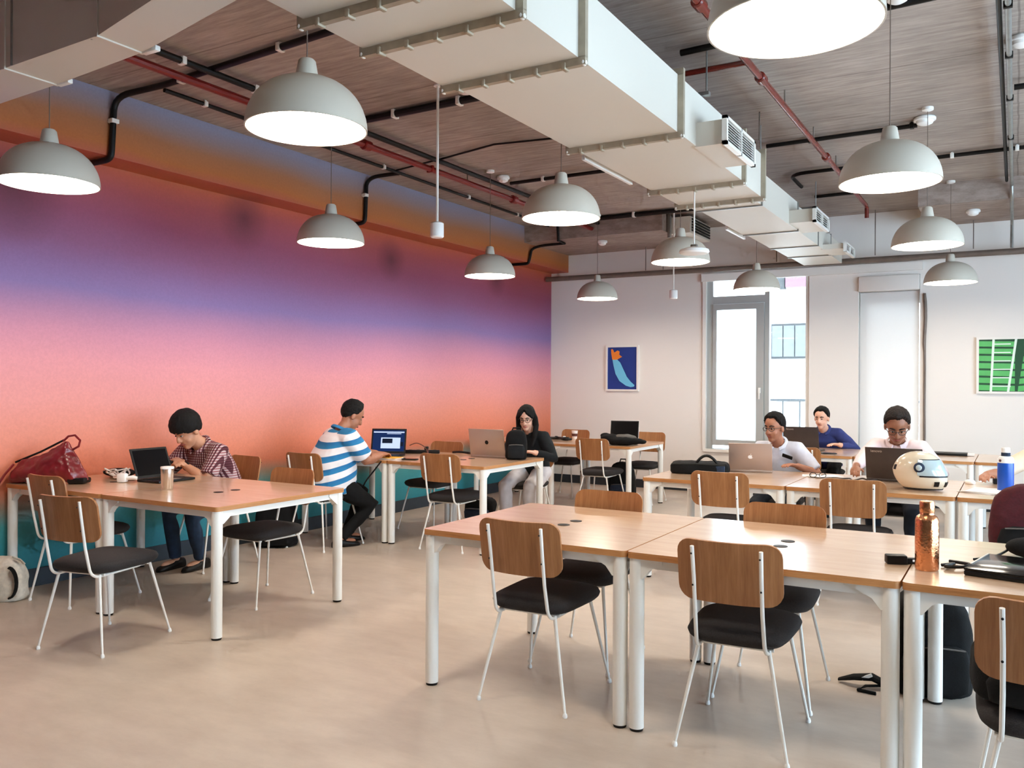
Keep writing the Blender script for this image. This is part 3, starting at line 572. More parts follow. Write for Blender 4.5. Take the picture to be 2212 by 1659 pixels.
for (xa, xb) in ((-0.215, -0.19), (-0.045, 0.03)):
    MB().prism([(xa - 0.012, -0.02, -0.295), (xa + 0.012, -0.02, -0.295), (xb + 0.012, -0.02, 0.295), (xb - 0.012, -0.02, 0.295)], (0, -0.004, 0), (0, 0, 0)).build('ladder_rail', 'print_white', t, smooth=0)
for k in range(6): MB().prism([(-0.2, -0.02, -0.24 + 0.095 * k), (-0.02, -0.02, -0.24 + 0.095 * k), (-0.02, -0.02, -0.228 + 0.095 * k), (-0.2, -0.02, -0.228 + 0.095 * k)], (0, -0.003, 0), (0, 0, 0)).build('ladder_rung', 'print_white', t, smooth=0)

# ------------------------------------------------------------------ desks
DW, DD = 1.04, 1.05
def desk_proto():
    t = thing('desk', 'x', 'desk', (0, 0, 0), group='white-legged oak desks')
    tw, td = DW - 0.006, DD; r = 0.022; out = []
    for (sx, sy, a0) in ((1, 1, 0), (-1, 1, PI / 2), (-1, -1, PI), (1, -1, 1.5 * PI)):
        for k in range(5):
            a = a0 + k / 4 * PI / 2; out.append((sx * (tw / 2 - r) + r * math.cos(a), sy * (td / 2 - r) + r * math.sin(a)))
    n = len(out); mb = MB()
    mb.add([(x, y, 0.714) for x, y in out] + [(x, y, 0.74) for x, y in out], [tuple(reversed(range(n)))], 0)
    mb.f.append(tuple(range(n, 2 * n))); mb.mi.append(0)
    for k in range(n): mb.f.append((k, (k + 1) % n, n + (k + 1) % n, n + k)); mb.mi.append(1)
    mb.build('tabletop', ['oak_top', 'oak_edge'], t, smooth=40)
    L = (tw / 2 - 0.034, td / 2 - 0.034)
    for s in (-1, 1):
        bx(MB(), -L[0], L[0], s * L[1] - 0.012, s * L[1] + 0.012, 0.676, 0.713).build('rail', 'white_metal', t, smooth=0)
        bx(MB(), s * L[0] - 0.012, s * L[0] + 0.012, -L[1], L[1], 0.676, 0.713).build('rail', 'white_metal', t, smooth=0)
    for sx in (-1, 1):
        for sy in (-1, 1):
            x, y = sx * L[0], sy * L[1]
            lg = MB().lathe([(0.031, 0.012), (0.031, 0.713)], (x, y, 0), seg=20).build('leg', 'white_metal', t)
            MB().lathe([(0.0, 0.0), (0.027, 0.0), (0.029, 0.012), (0.0, 0.0125)], (x, y, 0), seg=16).build('foot', 'black_plastic', lg)
            MB().prism([(x, y, 0.713), (x - sx * 0.115, y, 0.713), (x - sx * 0.115, y, 0.695), (x - sx * 0.06, y, 0.668), (x - sx * 0.03, y, 0.63), (x, y, 0.63)], (0, -0.02, 0), (0, 0.02, 0)).build('bracket', 'white_metal', lg, smooth=0)
            MB().prism([(x, y, 0.713), (x, y - sy * 0.10, 0.713), (x, y - sy * 0.10, 0.695), (x, y - sy * 0.03, 0.64), (x, y, 0.64)], (-0.02, 0, 0), (0.02, 0, 0)).build('bracket', 'white_metal', lg, smooth=0)
    for s in (-1, 1): MB().lathe([(0.030, 0.7395), (0.030, 0.742), (0.026, 0.7425), (0.0, 0.7425)], (0, s * 0.068, 0), seg=20).build('cable_grommet', 'black_plastic', t)
    return t
DESKS = [(-5.345, 3.76, 'oak desk against the mural carrying the burgundy tote bag'), (-4.305, 3.76, 'oak desk carrying the steel tumbler, end desk of the near mural table'),
         (-1.905, 3.81, 'empty oak desk at the near end of the middle table'), (-0.865, 3.81, 'empty oak desk in the middle of the nearest table'), (0.175, 3.81, 'oak desk with the copper bottle at the right edge'),
         (-5.345, 6.52, 'oak desk where the man in the striped shirt sits'), (-4.305, 6.52, 'oak desk where the woman with glasses sits'),
         (-1.875, 6.50, 'oak desk carrying the flat black laptop bag'), (-0.835, 6.50, 'oak desk carrying the helmet'), (0.205, 6.50, 'oak desk carrying the blue water bottle'),
         (-5.215, 9.32, 'oak desk in the far corner by the mural and end wall'), (-4.175, 9.32, 'oak desk carrying the puffy dark bag before the end wall'),
         (-1.88, 9.36, 'oak desk where the man in the navy shirt sits'), (-0.84, 9.36, 'oak desk below the niche with the blind, behind the man in pink'), (0.20, 9.36, 'oak desk at the right edge before the green picture')]
dp = desk_proto()
for k, (x, y, lab) in enumerate(DESKS):
    if k == 0: dp.location = (x, y, 0); dp['label'] = lab
    else: copy_tree(dp, (x, y, 0), 0, lab)

# ------------------------------------------------------------------ chairs (feet rectangle centred on the origin, sitter faces +y)
def rounded_panel(w, h, r, th, curve, nc=14):
    """upright panel in xz, centred, bowed in y (middle at y=0, edges forward), with rounded corners"""
    rows = [-h / 2 + r * (1 - math.cos(k / 5 * PI / 2)) for k in range(6)] + [h / 2 - r * (1 - math.cos(k / 5 * PI / 2)) for k in range(5, -1, -1)]
    mb = MB(); ra = []
    for z in rows:
        d = max(0, abs(z) - (h / 2 - r)); hw = w / 2 - r + math.sqrt(max(0, r * r - d * d))
        xs = [-hw + 2 * hw * c / nc for c in range(nc + 1)]
        ring = [V((x, curve * (2 * x / w) ** 2 + th / 2, z)) for x in xs] + [V((x, curve * (2 * x / w) ** 2 - th / 2, z)) for x in reversed(xs)]
        ra.append(ring)
    return mb.loft(ra, True)
def seat_mesh(w0, w1, d, h):
    """cushion: rear width w0, front width w1, depth d, bottom at z=0"""
    def outline(s):
        pts = []
        for k in range(40):
            a = 2 * PI * k / 40; e = 0.42
            cx, sy = math.copysign(abs(math.cos(a)) ** e, math.cos(a)), math.copysign(abs(math.sin(a)) ** e, math.sin(a))
            ww = (w0 + w1) / 2 + (w1 - w0) / 2 * sy
            pts.append((cx * (ww / 2 - (1 - s)), sy * (d / 2 - (1 - s))))
        return pts
    rings = []
    for z, inset in ((0.0, 0.035), (0.006, 0.02), (0.02, 0.006), (0.038, 0.0), (0.056, 0.008), (0.068, 0.03), (0.076, 0.07), (0.081, 0.13), (0.082, 0.17)):
        rings.append([V((x, y, z * h / 0.08)) for x, y in outline(1 - inset)])
    return MB().loft(rings, True)
def chair_proto():
    t = thing('chair', 'x', 'chair', (0, 0, 0), group='white-framed chairs with plywood backs')
    seat_mesh(0.39, 0.43, 0.46, 0.075).build('seat', 'seat_fabric', t, (0, -0.005, 0.415), smooth=60)
    a = math.radians(10)
    bk = rounded_panel(0.40, 0.245, 0.055, 0.011, 0.028).build('backrest', 'ply_back', t, (0, -0.288, 0.712), (a, 0, 0), smooth=50)
    for s in (-1, 1):
        p = [(s * 0.130, -0.322, 0.812), (s * 0.128, -0.300, 0.69), (s * 0.128, -0.278, 0.56)] + arc((s * 0.13, -0.252, 0.45), (s * 0.132, -0.24, 0.405), (s * 0.134, -0.19, 0.402)) + [(s * 0.135, 0.1, 0.405)]
        po = MB().tube(p, 0.0078, 10).build('back_post', 'white_metal', t)
        for z in (0.785, 0.66): MB().ell((s * 0.129, -0.306 - (z - 0.66) * 0.19 - 0.0055, z), (0.004, 0.003, 0.004), seg=8, rings=6).build('screw', 'black_plastic', po)
        for (q0, q1) in (((s * 0.135, -0.19, 0.412), (s * 0.215, -0.25, 0.012)), ((s * 0.15, 0.16, 0.412), (s * 0.215, 0.25, 0.012))):
            lg = MB().tube([q0, q1], [0.0085, 0.0062], 10).build('leg', 'white_metal', t)
            MB().lathe([(0.0, 0), (0.010, 0), (0.0115, 0.006), (0.009, 0.016), (0.004, 0.022)], (q1[0], q1[1], 0), seg=12).build('foot', 'white_plastic', lg)
    for y in (-0.17, 0.15): MB().tube([(-0.15, y, 0.408), (0.15, y, 0.408)], 0.007, 8).build('cross_bar', 'white_metal', t)
    return t
CH = [(-5.32, 3.47, 0, 'chair pushed in beside the burgundy tote bag'), (-4.33, 2.945, 0.21, 'chair pulled out and turned at the near mural table'),
      (-4.32, 4.07, PI, 'chair on the far side of the near mural table, next to the plaid-shirted man'), (-5.40, 4.60, PI - 0.10, 'chair the plaid-shirted man sits on'),
      (-1.88, 3.52, 0.03, 'chair at the near side of the first empty desk'), (-0.955, 3.51, 0.05, 'nearest whole chair, at the near side of the second empty desk'),
      (-1.94, 4.10, PI + 0.03, 'chair across the first empty desk, its backrest above the tabletop'), (-0.985, 4.10, PI + 0.03, 'chair across the second empty desk, its seat behind the nearest chair'),
      (0.10, 3.07, 0.0, 'cut-off chair at the right edge holding a black bag'),
      (-5.22, 5.65, 0, 'chair the man in the striped shirt sits on'), (-4.22, 6.22, 0.04, 'chair at the near side of the desk where the woman sits'), (-5.0, 6.92, PI, 'chair across from the man in the striped shirt, by the mural'), (-4.17, 7.32, PI, 'chair the woman with glasses sits on'),
      (-1.76, 6.06, 0.03, 'chair facing the silver laptop with the bitten apple'), (-0.90, 6.06, 0.03, 'chair facing the dark laptop and the helmet'),
      (-1.74, 7.42, PI, 'chair the man in the white shirt sits on'), (-0.80, 7.46, PI, 'chair the man in the pink shirt sits on'), (0.27, 7.46, PI, 'chair of the person cut off by the right edge'), (0.12, 5.82, 0.0, 'chair carrying the maroon backpack at the right edge'),
      (-4.02, 8.83, 0.03, 'chair before the end wall with a backpack under it'), (-4.95, 9.78, PI, 'chair in the far corner behind the desk with cables'), (-3.92, 9.80, PI + 0.03, 'chair against the end wall below the blue picture'),
      (-1.80, 8.80, 0, 'chair in front of the navy-shirted man'), (-1.86, 10.16, PI, 'chair the man in the navy shirt sits on')]
cp = chair_proto()
for k, (x, y, rz, lab) in enumerate(CH):
    if k == 0: cp.location = (x, y, 0); cp['label'] = lab
    else: copy_tree(cp, (x, y, 0), rz, lab)

# ------------------------------------------------------------------ laptops
LAB = bpy.data.scenes.new('bench')          # a bare scene in which modifiers are evaluated, removed at the end
def evaluated_mesh(ob):
    LAB.collection.objects.link(ob); vl = LAB.view_layers[0]; vl.update(); dg = vl.depsgraph
    return bpy.data.meshes.new_from_object(ob.evaluated_get(dg))
def text_mesh(txt, size, name, mat, parent, loc, rot):
    cu = bpy.data.curves.new(name, 'FONT'); cu.body = txt; cu.size = size; cu.extrude = 0.0004; cu.align_x = 'CENTER'; cu.resolution_u = 2
    tmp = bpy.data.objects.new('tmp', cu); me = evaluated_mesh(tmp)
    bpy.data.objects.remove(tmp); me.materials.clear(); me.materials.append(M[mat])
    return link(bpy.data.objects.new(name, me), parent, loc, rot)
def apple_shape(r):
    pts = []
    for k in range(40):
        a = 2 * PI * k / 40; x, y = math.cos(a), math.sin(a)
        rr = r * (1.0 + 0.06 * math.cos(2 * a))
        if y > 0.75: rr -= r * 0.16 * (1 - abs(x) / 0.66)
        if y < -0.8: rr -= r * 0.10 * (1 - abs(x) / 0.6)
        px, py = rr * x, rr * y
        bx_, by_ = r * 1.12, r * 0.10; d = math.hypot(px - bx_, py - by_)
        if d < r * 0.45: px, py = bx_ + (px - bx_) * (-1 if False else r * 0.45 / max(d, 1e-4)) * (1 if px < bx_ - r * 0.2 else -1), py
        pts.append((px, py))
    # simple, clean outline: clamp the bite to a concave arc
    out = []
    for (px, py) in pts:
        if px > r * 0.66 and abs(py - r * 0.1) < r * 0.42: px = r * (0.66 + 0.9 * ((py - r * 0.1) / r) ** 2)
        out.append((px, py))
    return out
def laptop(label, loc, rz, w=0.33, d=0.23, deg=110, body='dark_laptop', lid='dark_laptop', screen='screen_off', bezel='black_plastic', logo=None, group=None):
    t = thing('laptop', label, 'laptop', loc, rz)
    MB().box((0, 0, 0.009), (w, d, 0.016), bev=0.004).build('base', body, t)
    MB().box((0, 0.025, 0.0178), (w * 0.86, d * 0.48, 0.002)).build('keyboard', 'black_plastic', t, smooth=0)
    MB().box((0, -d * 0.31, 0.0175), (w * 0.3, d * 0.26, 0.0012)).build('trackpad', 'zinc' if body != 'rose_metal' else 'silver_metal', t, smooth=0)
    L = MB().box((0, -d / 2, 0.004), (w, d, 0.007), bev=0.003).build('lid', lid, t, (0, d / 2 - 0.004, 0.019), (-math.radians(deg), 0, 0))
    MB().box((0, -d / 2, 0.0002), (w - 0.008, d - 0.008, 0.0016)).build('bezel', bezel, L, smooth=0)
    MB().box((0, -d / 2 - 0.002, -0.0009), (w - 0.03, d - 0.036, 0.001)).build('screen', screen, L, smooth=0)
    if logo == 'apple_white' or logo == 'apple_dark':
        m = 'logo_white' if logo == 'apple_white' else 'logo_grey'; r = 0.017
        # seen from behind the lid: up is -y, right is -x
        MB().prism([(-x, -d / 2 - y, 0.0076) for x, y in apple_shape(r)], (0, 0, 0), (0, 0, 0.0006)).build('logo', m, L, smooth=0)
        MB().prism([(-x, -d / 2 - y, 0.0076) for x, y in [(0.0, r * 1.02), (r * 0.08, r * 1.4), (r * 0.42, r * 1.66), (r * 0.36, r * 1.25)]], (0, 0, 0), (0, 0, 0.0006)).build('logo', m, L, smooth=0)
    elif logo == 'disc': MB().lathe([(0.0, 0.0076), (0.019, 0.0076), (0.019, 0.0085), (0.0, 0.0086)], (0, -d / 2, 0), seg=20).build('logo', 'black_plastic', L)
    elif logo: text_mesh(logo, 0.028, 'logo', 'silver_metal', L, (w * 0.30, -d + 0.035, 0.0076), (0, 0, PI))
    return t
ZT = 0.74
laptop('black laptop turned sideways in front of the plaid-shirted man', (-5.11, 3.93, ZT), PI / 2 + 0.05, 0.31, 0.22, 112, 'black_plastic', 'black_plastic')
t = laptop('laptop with a lit blue screen in front of the man in the striped shirt', (-5.12, 6.34, ZT), 0.42, 0.34, 0.24, 104, 'black_plastic', 'black_plastic', 'screen_blue')
L = [c for c in t.children if c.name.startswith('lid')][0]; S = [c for c in L.children if c.name.startswith('screen')][0]
for (x, y, w_, h_, m) in ((0, -0.205, 0.30, 0.012, 'screen_pane'), (-0.05, -0.19, 0.14, 0.006, 'screen_pane'), (-0.02, -0.10, 0.19, 0.105, 'screen_pane'), (0.012, -0.12, 0.10, 0.045, 'screen_dark'), (-0.13, -0.09, 0.03, 0.04, 'screen_dark')):
    MB().box((-x, y, -0.0018 - (0.0006 if m == 'screen_dark' else 0)), (w_, h_, 0.0006)).build('window_graphic', m, S, smooth=0)
laptop('rose grey laptop with a round dark mark, lid toward the camera before the woman', (-4.26, 6.92, ZT), PI + 0.02, 0.38, 0.25, 100, 'rose_metal', 'rose_metal', logo='disc')
laptop('silver laptop with a white apple mark before the man in the white shirt', (-1.83, 6.90, ZT), PI + 0.22, 0.33, 0.225, 108, 'rose_metal', 'rose_metal', logo='apple_white')
laptop('dark brown laptop behind the helmet', (-0.74, 6.80, ZT), PI - 0.06, 0.38, 0.235, 104, logo='lenovo')
laptop('dark brown laptop before the man in the navy shirt', (-1.92, 9.36, ZT), PI - 0.05, 0.36, 0.245, 102, logo='lenovo')
laptop('white laptop with a black screen behind the puffy bag', (-4.04, 9.46, ZT), 0.22, 0.35, 0.24, 104, 'white_plastic', 'white_plastic', bezel='black_plastic')
t = thing('laptop', 'closed black laptop lying flat at the right edge of the nearest table', 'laptop', (0.09, 3.66, ZT), -0.2)
MB().box((0, 0, 0.010), (0.44, 0.36, 0.018), bev=0.005).build('base', 'black_plastic', t)
MB().box((0, 0, 0.0235), (0.44, 0.36, 0.008), bev=0.003).build('lid', 'screen_off', t)
MB().box((-0.218, 0.04, 0.0285), (0.006, 0.26, 0.003)).build('trim_strip', 'silver_metal', t, smooth=0)

# ------------------------------------------------------------------ bottles, cups and small things on the desks
t = thing('water_bottle', 'hammered copper bottle on the nearest table', 'bottle', (-0.285, 3.56, ZT))
MB().lathe([(0.0, 0.0), (0.037, 0.0), (0.041, 0.006), (0.042, 0.10), (0.041, 0.185), (0.036, 0.20), (0.026, 0.208), (0.0245, 0.215)], seg=28).build('body', 'copper', t)
MB().lathe([(0.0255, 0.216), (0.0265, 0.22), (0.0265, 0.252), (0.024, 0.258), (0.0, 0.26)], seg=28).build('cap', 'copper', t)
t = thing('water_bottle', 'blue water bottle with a white neck beside the papers', 'bottle', (-0.055, 6.46, ZT))
MB().lathe([(0.0, 0.0), (0.045, 0.0), (0.048, 0.006), (0.048, 0.185), (0.0475, 0.19)], seg=28).build('body', 'blue_bottle', t)
MB().lathe([(0.0475, 0.19), (0.047, 0.215), (0.040, 0.228), (0.028, 0.234)], seg=28).build('shoulder', 'white_plastic', t)
MB().lathe([(0.027, 0.234), (0.027, 0.255), (0.02, 0.258)], seg=24).build('collar', 'navy_fabric', t)
MB().lathe([(0.026, 0.257), (0.026, 0.285), (0.022, 0.29), (0.0, 0.291)], seg=24).build('cap', 'white_plastic', t)
MB().ell((-0.03, -0.036, 0.205), (0.009, 0.006, 0.009), seg=10, rings=6).build('emblem', 'brown_leather', t)
t = thing('tumbler', 'brushed steel tumbler on the near mural table', 'cup', (-4.70, 3.62, ZT))
MB().lathe([(0.0, 0.0), (0.033, 0.0), (0.036, 0.004), (0.040, 0.128), (0.0405, 0.134)], seg=28).build('body', 'steel', t)
MB().lathe([(0.0412, 0.132), (0.042, 0.137), (0.041, 0.145), (0.03, 0.147), (0.0, 0.147)], seg=28).build('lid', 'white_plastic', t)
def cable(name, label, pts, r, mat, cat='cable', parent=None):
    o = V(pts[0]); P = [V(p) - o for p in pts]; Q = []
    for i in range(len(P) - 1):        # Catmull-Rom
        p0, p1, p2, p3 = P[max(i - 1, 0)], P[i], P[i + 1], P[min(i + 2, len(P) - 1)]
        for k in range(6):
            t_ = k / 6; Q.append(0.5 * ((2 * p1) + (-p0 + p2) * t_ + (2 * p0 - 5 * p1 + 4 * p2 - p3) * t_ ** 2 + (-p0 + 3 * p1 - 3 * p2 + p3) * t_ ** 3))
    Q.append(P[-1])
    ob = MB().tube(Q, r, 6).build(name, mat, None, o)
    return tag(ob, label, cat) if parent is None else ob
rnd = random.Random(3)
pts = [(-5.55 + 0.085 * math.cos(2.4 * k) + 0.045 * k / 4, 3.80 + 0.055 * math.sin(2.4 * k) + rnd.uniform(-0.02, 0.02), ZT + 0.012 + 0.032 * (k % 3)) for k in range(15)] + [(-5.33, 3.76, ZT + 0.06), (-5.30, 3.74, ZT + 0.03)]
cable('charging_cable', 'tangle of white charging cable beside the black pouch', pts, 0.0055, 'white_plastic')
t = thing('charger', 'white square phone charger beside the steel tumbler and black laptop', 'charger', (-5.27, 3.70, ZT), 0.5)
MB().box((0, 0, 0.032), (0.062, 0.055, 0.062), bev=0.012).build('body', 'white_plastic', t)
MB().tube([(0.03, 0, 0.03), (0.075, 0.0, 0.034), (0.10, 0.004, 0.028)], [0.013, 0.016, 0.012], 10).build('plug', 'white_plastic', t)
t = thing('pouch', 'small black pouch lying by the white cable on the mural desk', 'pouch', (-5.62, 3.92, ZT), 0.35)
MB().ell((0, 0, 0.03), (0.125, 0.07, 0.032), seg=20, rings=10).build('body', 'black_fabric', t)
MB().tube([(-0.11, -0.03, 0.04), (0.0, -0.05, 0.055), (0.11, -0.03, 0.04)], 0.004, 6).build('zip', 'zinc', t)
t = thing('notebook', 'yellow notebook under the hands of the man in the striped shirt', 'notebook', (-4.92, 6.16, ZT), 0.15)
MB().box((0, 0, 0.006), (0.21, 0.15, 0.010), bev=0.002).build('pages', 'paper', t); MB().box((0, 0, 0.0125), (0.215, 0.155, 0.003)).build('cover', 'yellow_paper', t, smooth=0)
t = thing('power_strip', 'black power strip behind the lit laptop', 'power strip', (-5.02, 6.80, ZT), 0.5)
MB().box((0, 0, 0.018), (0.34, 0.055, 0.034), bev=0.006).build('body', 'black_plastic', t)
for k in range(4): MB().lathe([(0.0, 0.035), (0.018, 0.035), (0.017, 0.037), (0.0, 0.0372)], (-0.12 + 0.08 * k, 0, 0), seg=14).build('socket', 'grille_dark', t)
MB().box((0.04, 0, 0.052), (0.04, 0.035, 0.034), bev=0.006).build('plug', 'black_plastic', t)
cable('laptop_cable', 'dark cable rising from the power strip to the lit laptop', [(-4.95, 6.50, ZT + 0.1), (-4.90, 6.55, ZT + 0.12), (-4.86, 6.62, ZT + 0.08), (-4.88, 6.70, ZT + 0.012), (-4.94, 6.78, ZT + 0.05)], 0.005, 'brown_leather')
cable('laptop_cable', 'black cable hanging below the desk edge at the striped man\'s hands', [(-4.86, 5.97, 0.735), (-4.90, 5.93, 0.66), (-4.98, 5.90, 0.55), (-5.03, 5.90, 0.45)], 0.007, 'black_plastic')
t = thing('phone', 'black phone lying behind the yellow notebook', 'phone', (-4.70, 6.18, ZT), 0.2)
MB().box((0, 0, 0.006), (0.14, 0.07, 0.010), bev=0.003).build('body', 'black_plastic', t); MB().box((0, 0, 0.0115), (0.125, 0.062, 0.001)).build('screen', 'screen_off', t, smooth=0)
cable('laptop_cable', 'black cable and plug lying left of the rose grey laptop', [(-4.78, 6.98, ZT + 0.012), (-4.68, 6.96, ZT + 0.02), (-4.60, 6.99, ZT + 0.012), (-4.52, 6.93, ZT + 0.018), (-4.46, 6.90, ZT + 0.014)], 0.012, 'black_plastic')
cable('charging_cable', 'loose dark and white cables on the desk in the far corner', [(x - 0.1, y + 0.25, z) for x, y, z in [(-5.1, 9.05, ZT + 0.018), (-4.98, 9.1, ZT + 0.03), (-4.86, 9.0, ZT + 0.018), (-4.75, 9.1, ZT + 0.03), (-4.62, 9.02, ZT + 0.018), (-4.55, 9.08, ZT + 0.02)]], 0.016, 'black_plastic')
t = thing('power_strip', 'black flat strip lying on the far corner desk', 'power strip', (-4.98, 9.46, ZT), 0.25)
MB().box((0, 0, 0.016), (0.42, 0.07, 0.03), bev=0.006).build('body', 'black_plastic', t)
for k in range(4): MB().box((-0.15 + 0.1 * k, 0, 0.036), (0.03, 0.03, 0.012), bev=0.003).build('socket', 'white_plastic' if k % 2 else 'grille_dark', t)
t = thing('paper_cup', 'white paper cup standing on the far corner desk', 'cup', (-4.77, 9.66, ZT))
MB().lathe([(0.0, 0.0), (0.028, 0.0), (0.040, 0.10), (0.042, 0.105), (0.036, 0.104), (0.03, 0.06), (0.0, 0.055)], seg=24).build('cup_wall', 'paper', t)
MB().lathe([(0.0355, 0.035), (0.0395, 0.07)], seg=24, caps=False).build('sleeve', 'brown_leather', t)
t = thing('charger', 'black power adapter left of the copper bottle', 'charger', (-0.365, 3.63, ZT), 0.35)
MB().box((-0.035, 0.0, 0.018), (0.075, 0.045, 0.034), bev=0.005).build('body', 'black_plastic', t); MB().box((0.04, 0.012, 0.012), (0.075, 0.022, 0.022), rot=Rz(0.15), bev=0.003).build('plug', 'black_plastic', t); MB().box((0.045, 0.0, 0.014), (0.04, 0.002, 0.008), rot=Rz(0.15)).build('rating_label', 'paper', t, smooth=0)
cable('laptop_cable', 'black cable between the copper bottle and the closed laptop', [(-0.24, 3.64, ZT + 0.008), (-0.20, 3.67, ZT + 0.012), (-0.225, 3.60, ZT + 0.012), (-0.17, 3.62, ZT + 0.012), (-0.15, 3.70, ZT + 0.01), (-0.22, 3.74, ZT + 0.008)], 0.0065, 'black_plastic')
cable('laptop_cable', 'black cable looping up to the dark case at the right edge', [(-0.14, 3.84, ZT + 0.006), (-0.07, 3.93, ZT + 0.01), (-0.02, 4.02, ZT + 0.03), (0.015, 4.05, ZT + 0.065), (0.05, 4.05, ZT + 0.05)], 0.005, 'black_plastic')
t = thing('headset_case', 'dark rounded case at the right edge of the nearest table', 'case', (0.05, 4.03, ZT), 0.1)
MB().ell((0, 0, 0.04), (0.085, 0.06, 0.04), seg=20, rings=10).build('shell', 'black_fabric', t); MB().tube([(-0.08, -0.01, 0.04), (0, -0.058, 0.042), (0.08, -0.01, 0.04)], 0.004, 6).build('zip', 'zinc', t)
t = thing('papers', 'loose stack of printed sheets next to the blue bottle', 'papers', (-0.17, 6.38, ZT), -0.35)
for k in range(4): MB().box((0.004 * k, 0.003 * k, 0.002 + 0.003 * k), (0.21, 0.297, 0.002), rot=Rz(0.09 * k - 0.1)).build('sheet', 'paper', t, smooth=0)
t = thing('phone', 'dark phone lying behind the blue bottle', 'phone', (-0.10, 7.0 - 0.06, ZT), 0.3)
MB().box((0, 0, 0.02), (0.075, 0.03, 0.038), bev=0.004).build('body', 'black_plastic', t); MB().box((0.05, 0, 0.02), (0.018, 0.03, 0.036)).build('clip', 'white_plastic', t, smooth=0)
t = thing('mouse', 'white computer mouse under the hand at the right edge', 'mouse', (-0.275, 6.84, ZT), 0.4)
MB().ell((0, 0, 0.012), (0.032, 0.055, 0.022), seg=18, rings=10).build('shell', 'white_plastic', t); MB().tube([(0, 0.02, 0.032), (0, 0.04, 0.028)], 0.004, 8).build('wheel', 'grille_dark', t)
t = thing('eyeglasses', 'folded dark eyeglasses on the desk of the man in the white shirt', 'glasses', (-1.27, 6.66, ZT), 0.3)
for s in (-1, 1):
    MB().tube([(s * 0.034 + 0.024 * math.cos(a), 0, 0.02 + 0.018 * math.sin(a)) for a in [2 * PI * k / 14 for k in range(15)]], 0.0028, 6).build('rim', 'black_plastic', t)
    MB().tube([(s * 0.058, 0, 0.026), (s * 0.05, 0.06, 0.02), (s * 0.03, 0.12, 0.006)], 0.0025, 6).build('temple', 'black_plastic', t)
MB().tube([(-0.011, 0, 0.022), (0, 0, 0.026), (0.011, 0, 0.022)], 0.0025, 6).build('bridge', 'black_plastic', t)
t = thing('papers', 'loose white sheets between the silver laptop and the dark laptop', 'papers', (-1.30, 6.78, ZT), 0.2)
for k in range(3): MB().box((0.03 * k, -0.02 * k, 0.002 + 0.003 * k), (0.21, 0.15, 0.002), rot=Rz(0.25 * k)).build('sheet', 'paper', t, smooth=0)
cable('charging_cable', 'thin dark cable in front of the dark brown laptop by the helmet', [(-1.12, 6.55, ZT + 0.008), (-1.04, 6.60, ZT + 0.015), (-1.0, 6.52, ZT + 0.01), (-0.95, 6.60, ZT + 0.02), (-0.9, 6.58, ZT + 0.01), (-0.86, 6.66, ZT + 0.012)], 0.006, 'dark_laptop')
t = thing('folder', 'flat black folder on the far desk behind the man in pink', 'folder', (-0.58, 9.62, ZT), 0.02)
MB().box((0, 0, 0.012), (0.34, 0.24, 0.02), bev=0.004).build('cover', 'black_plastic', t); MB().box((0.2, -0.02, 0.012), (0.06, 0.16, 0.016)).build('pages', 'paper', t, smooth=0)
t = thing('tape_roll', 'white roll of tape standing on the far desk near the blind', 'tape', (-0.80, 9.62, ZT))
MB().tube([(0.045 * math.cos(a), 0.0, 0.052 + 0.045 * math.sin(a)) for a in [2 * PI * k / 18 for k in range(19)]], 0.012, 8).build('ring', 'paper', t); MB().tube([(0.03 * math.cos(a), -0.002, 0.052 + 0.03 * math.sin(a)) for a in [2 * PI * k / 18 for k in range(19)]], 0.006, 8).build('core', 'brown_leather', t)
t = thing('phone', 'dark phone and pen in front of the man in the navy shirt', 'phone', (-1.62, 9.05, ZT), 0.5)
MB().box((0, 0, 0.006), (0.14, 0.07, 0.010), bev=0.003).build('body', 'black_plastic', t); MB().box((0, 0, 0.0115), (0.12, 0.06, 0.001)).build('screen', 'screen_off', t, smooth=0)

# ------------------------------------------------------------------ bags
def soft(mb, voxel, it=6, name='tmp'):
    """one continuous soft surface from overlapping closed pieces"""
    me = mb.mesh('tmp', 0); ob = bpy.data.objects.new('tmp', me)
    r = ob.modifiers.new('r', 'REMESH'); r.mode = 'VOXEL'; r.voxel_size = voxel; r.adaptivity = 0.0
    s = ob.modifiers.new('s', 'SMOOTH'); s.factor = 0.5; s.iterations = it
    out = evaluated_mesh(ob)
    bpy.data.objects.remove(ob); bpy.data.meshes.remove(me); out.materials.clear(); out.shade_smooth()
    return out
def crumple(me, octaves):
    n = len(me.vertices); co = [0.0] * (3 * n); no = [0.0] * (3 * n); me.vertices.foreach_get('co', co); me.vertices.foreach_get('normal', no)
    for i in range(n):
        p = V(co[3 * i:3 * i + 3]); d = sum(noise.noise(p * s_) * a_ for s_, a_ in octaves)
        for k in range(3): co[3 * i + k] += no[3 * i + k] * d
    me.vertices.foreach_set('co', co); me.update()
def soft_obj(name, mb, mat, parent, voxel=0.012, it=6, wrinkle=0.0, ws=14.0):
    me = soft(mb, voxel, it); me.name = name
    if wrinkle:
        crumple(me, ((ws, wrinkle), (ws * 2.3, wrinkle * 0.5)))
    me.materials.append(M[mat]); return link(bpy.data.objects.new(name, me), parent)
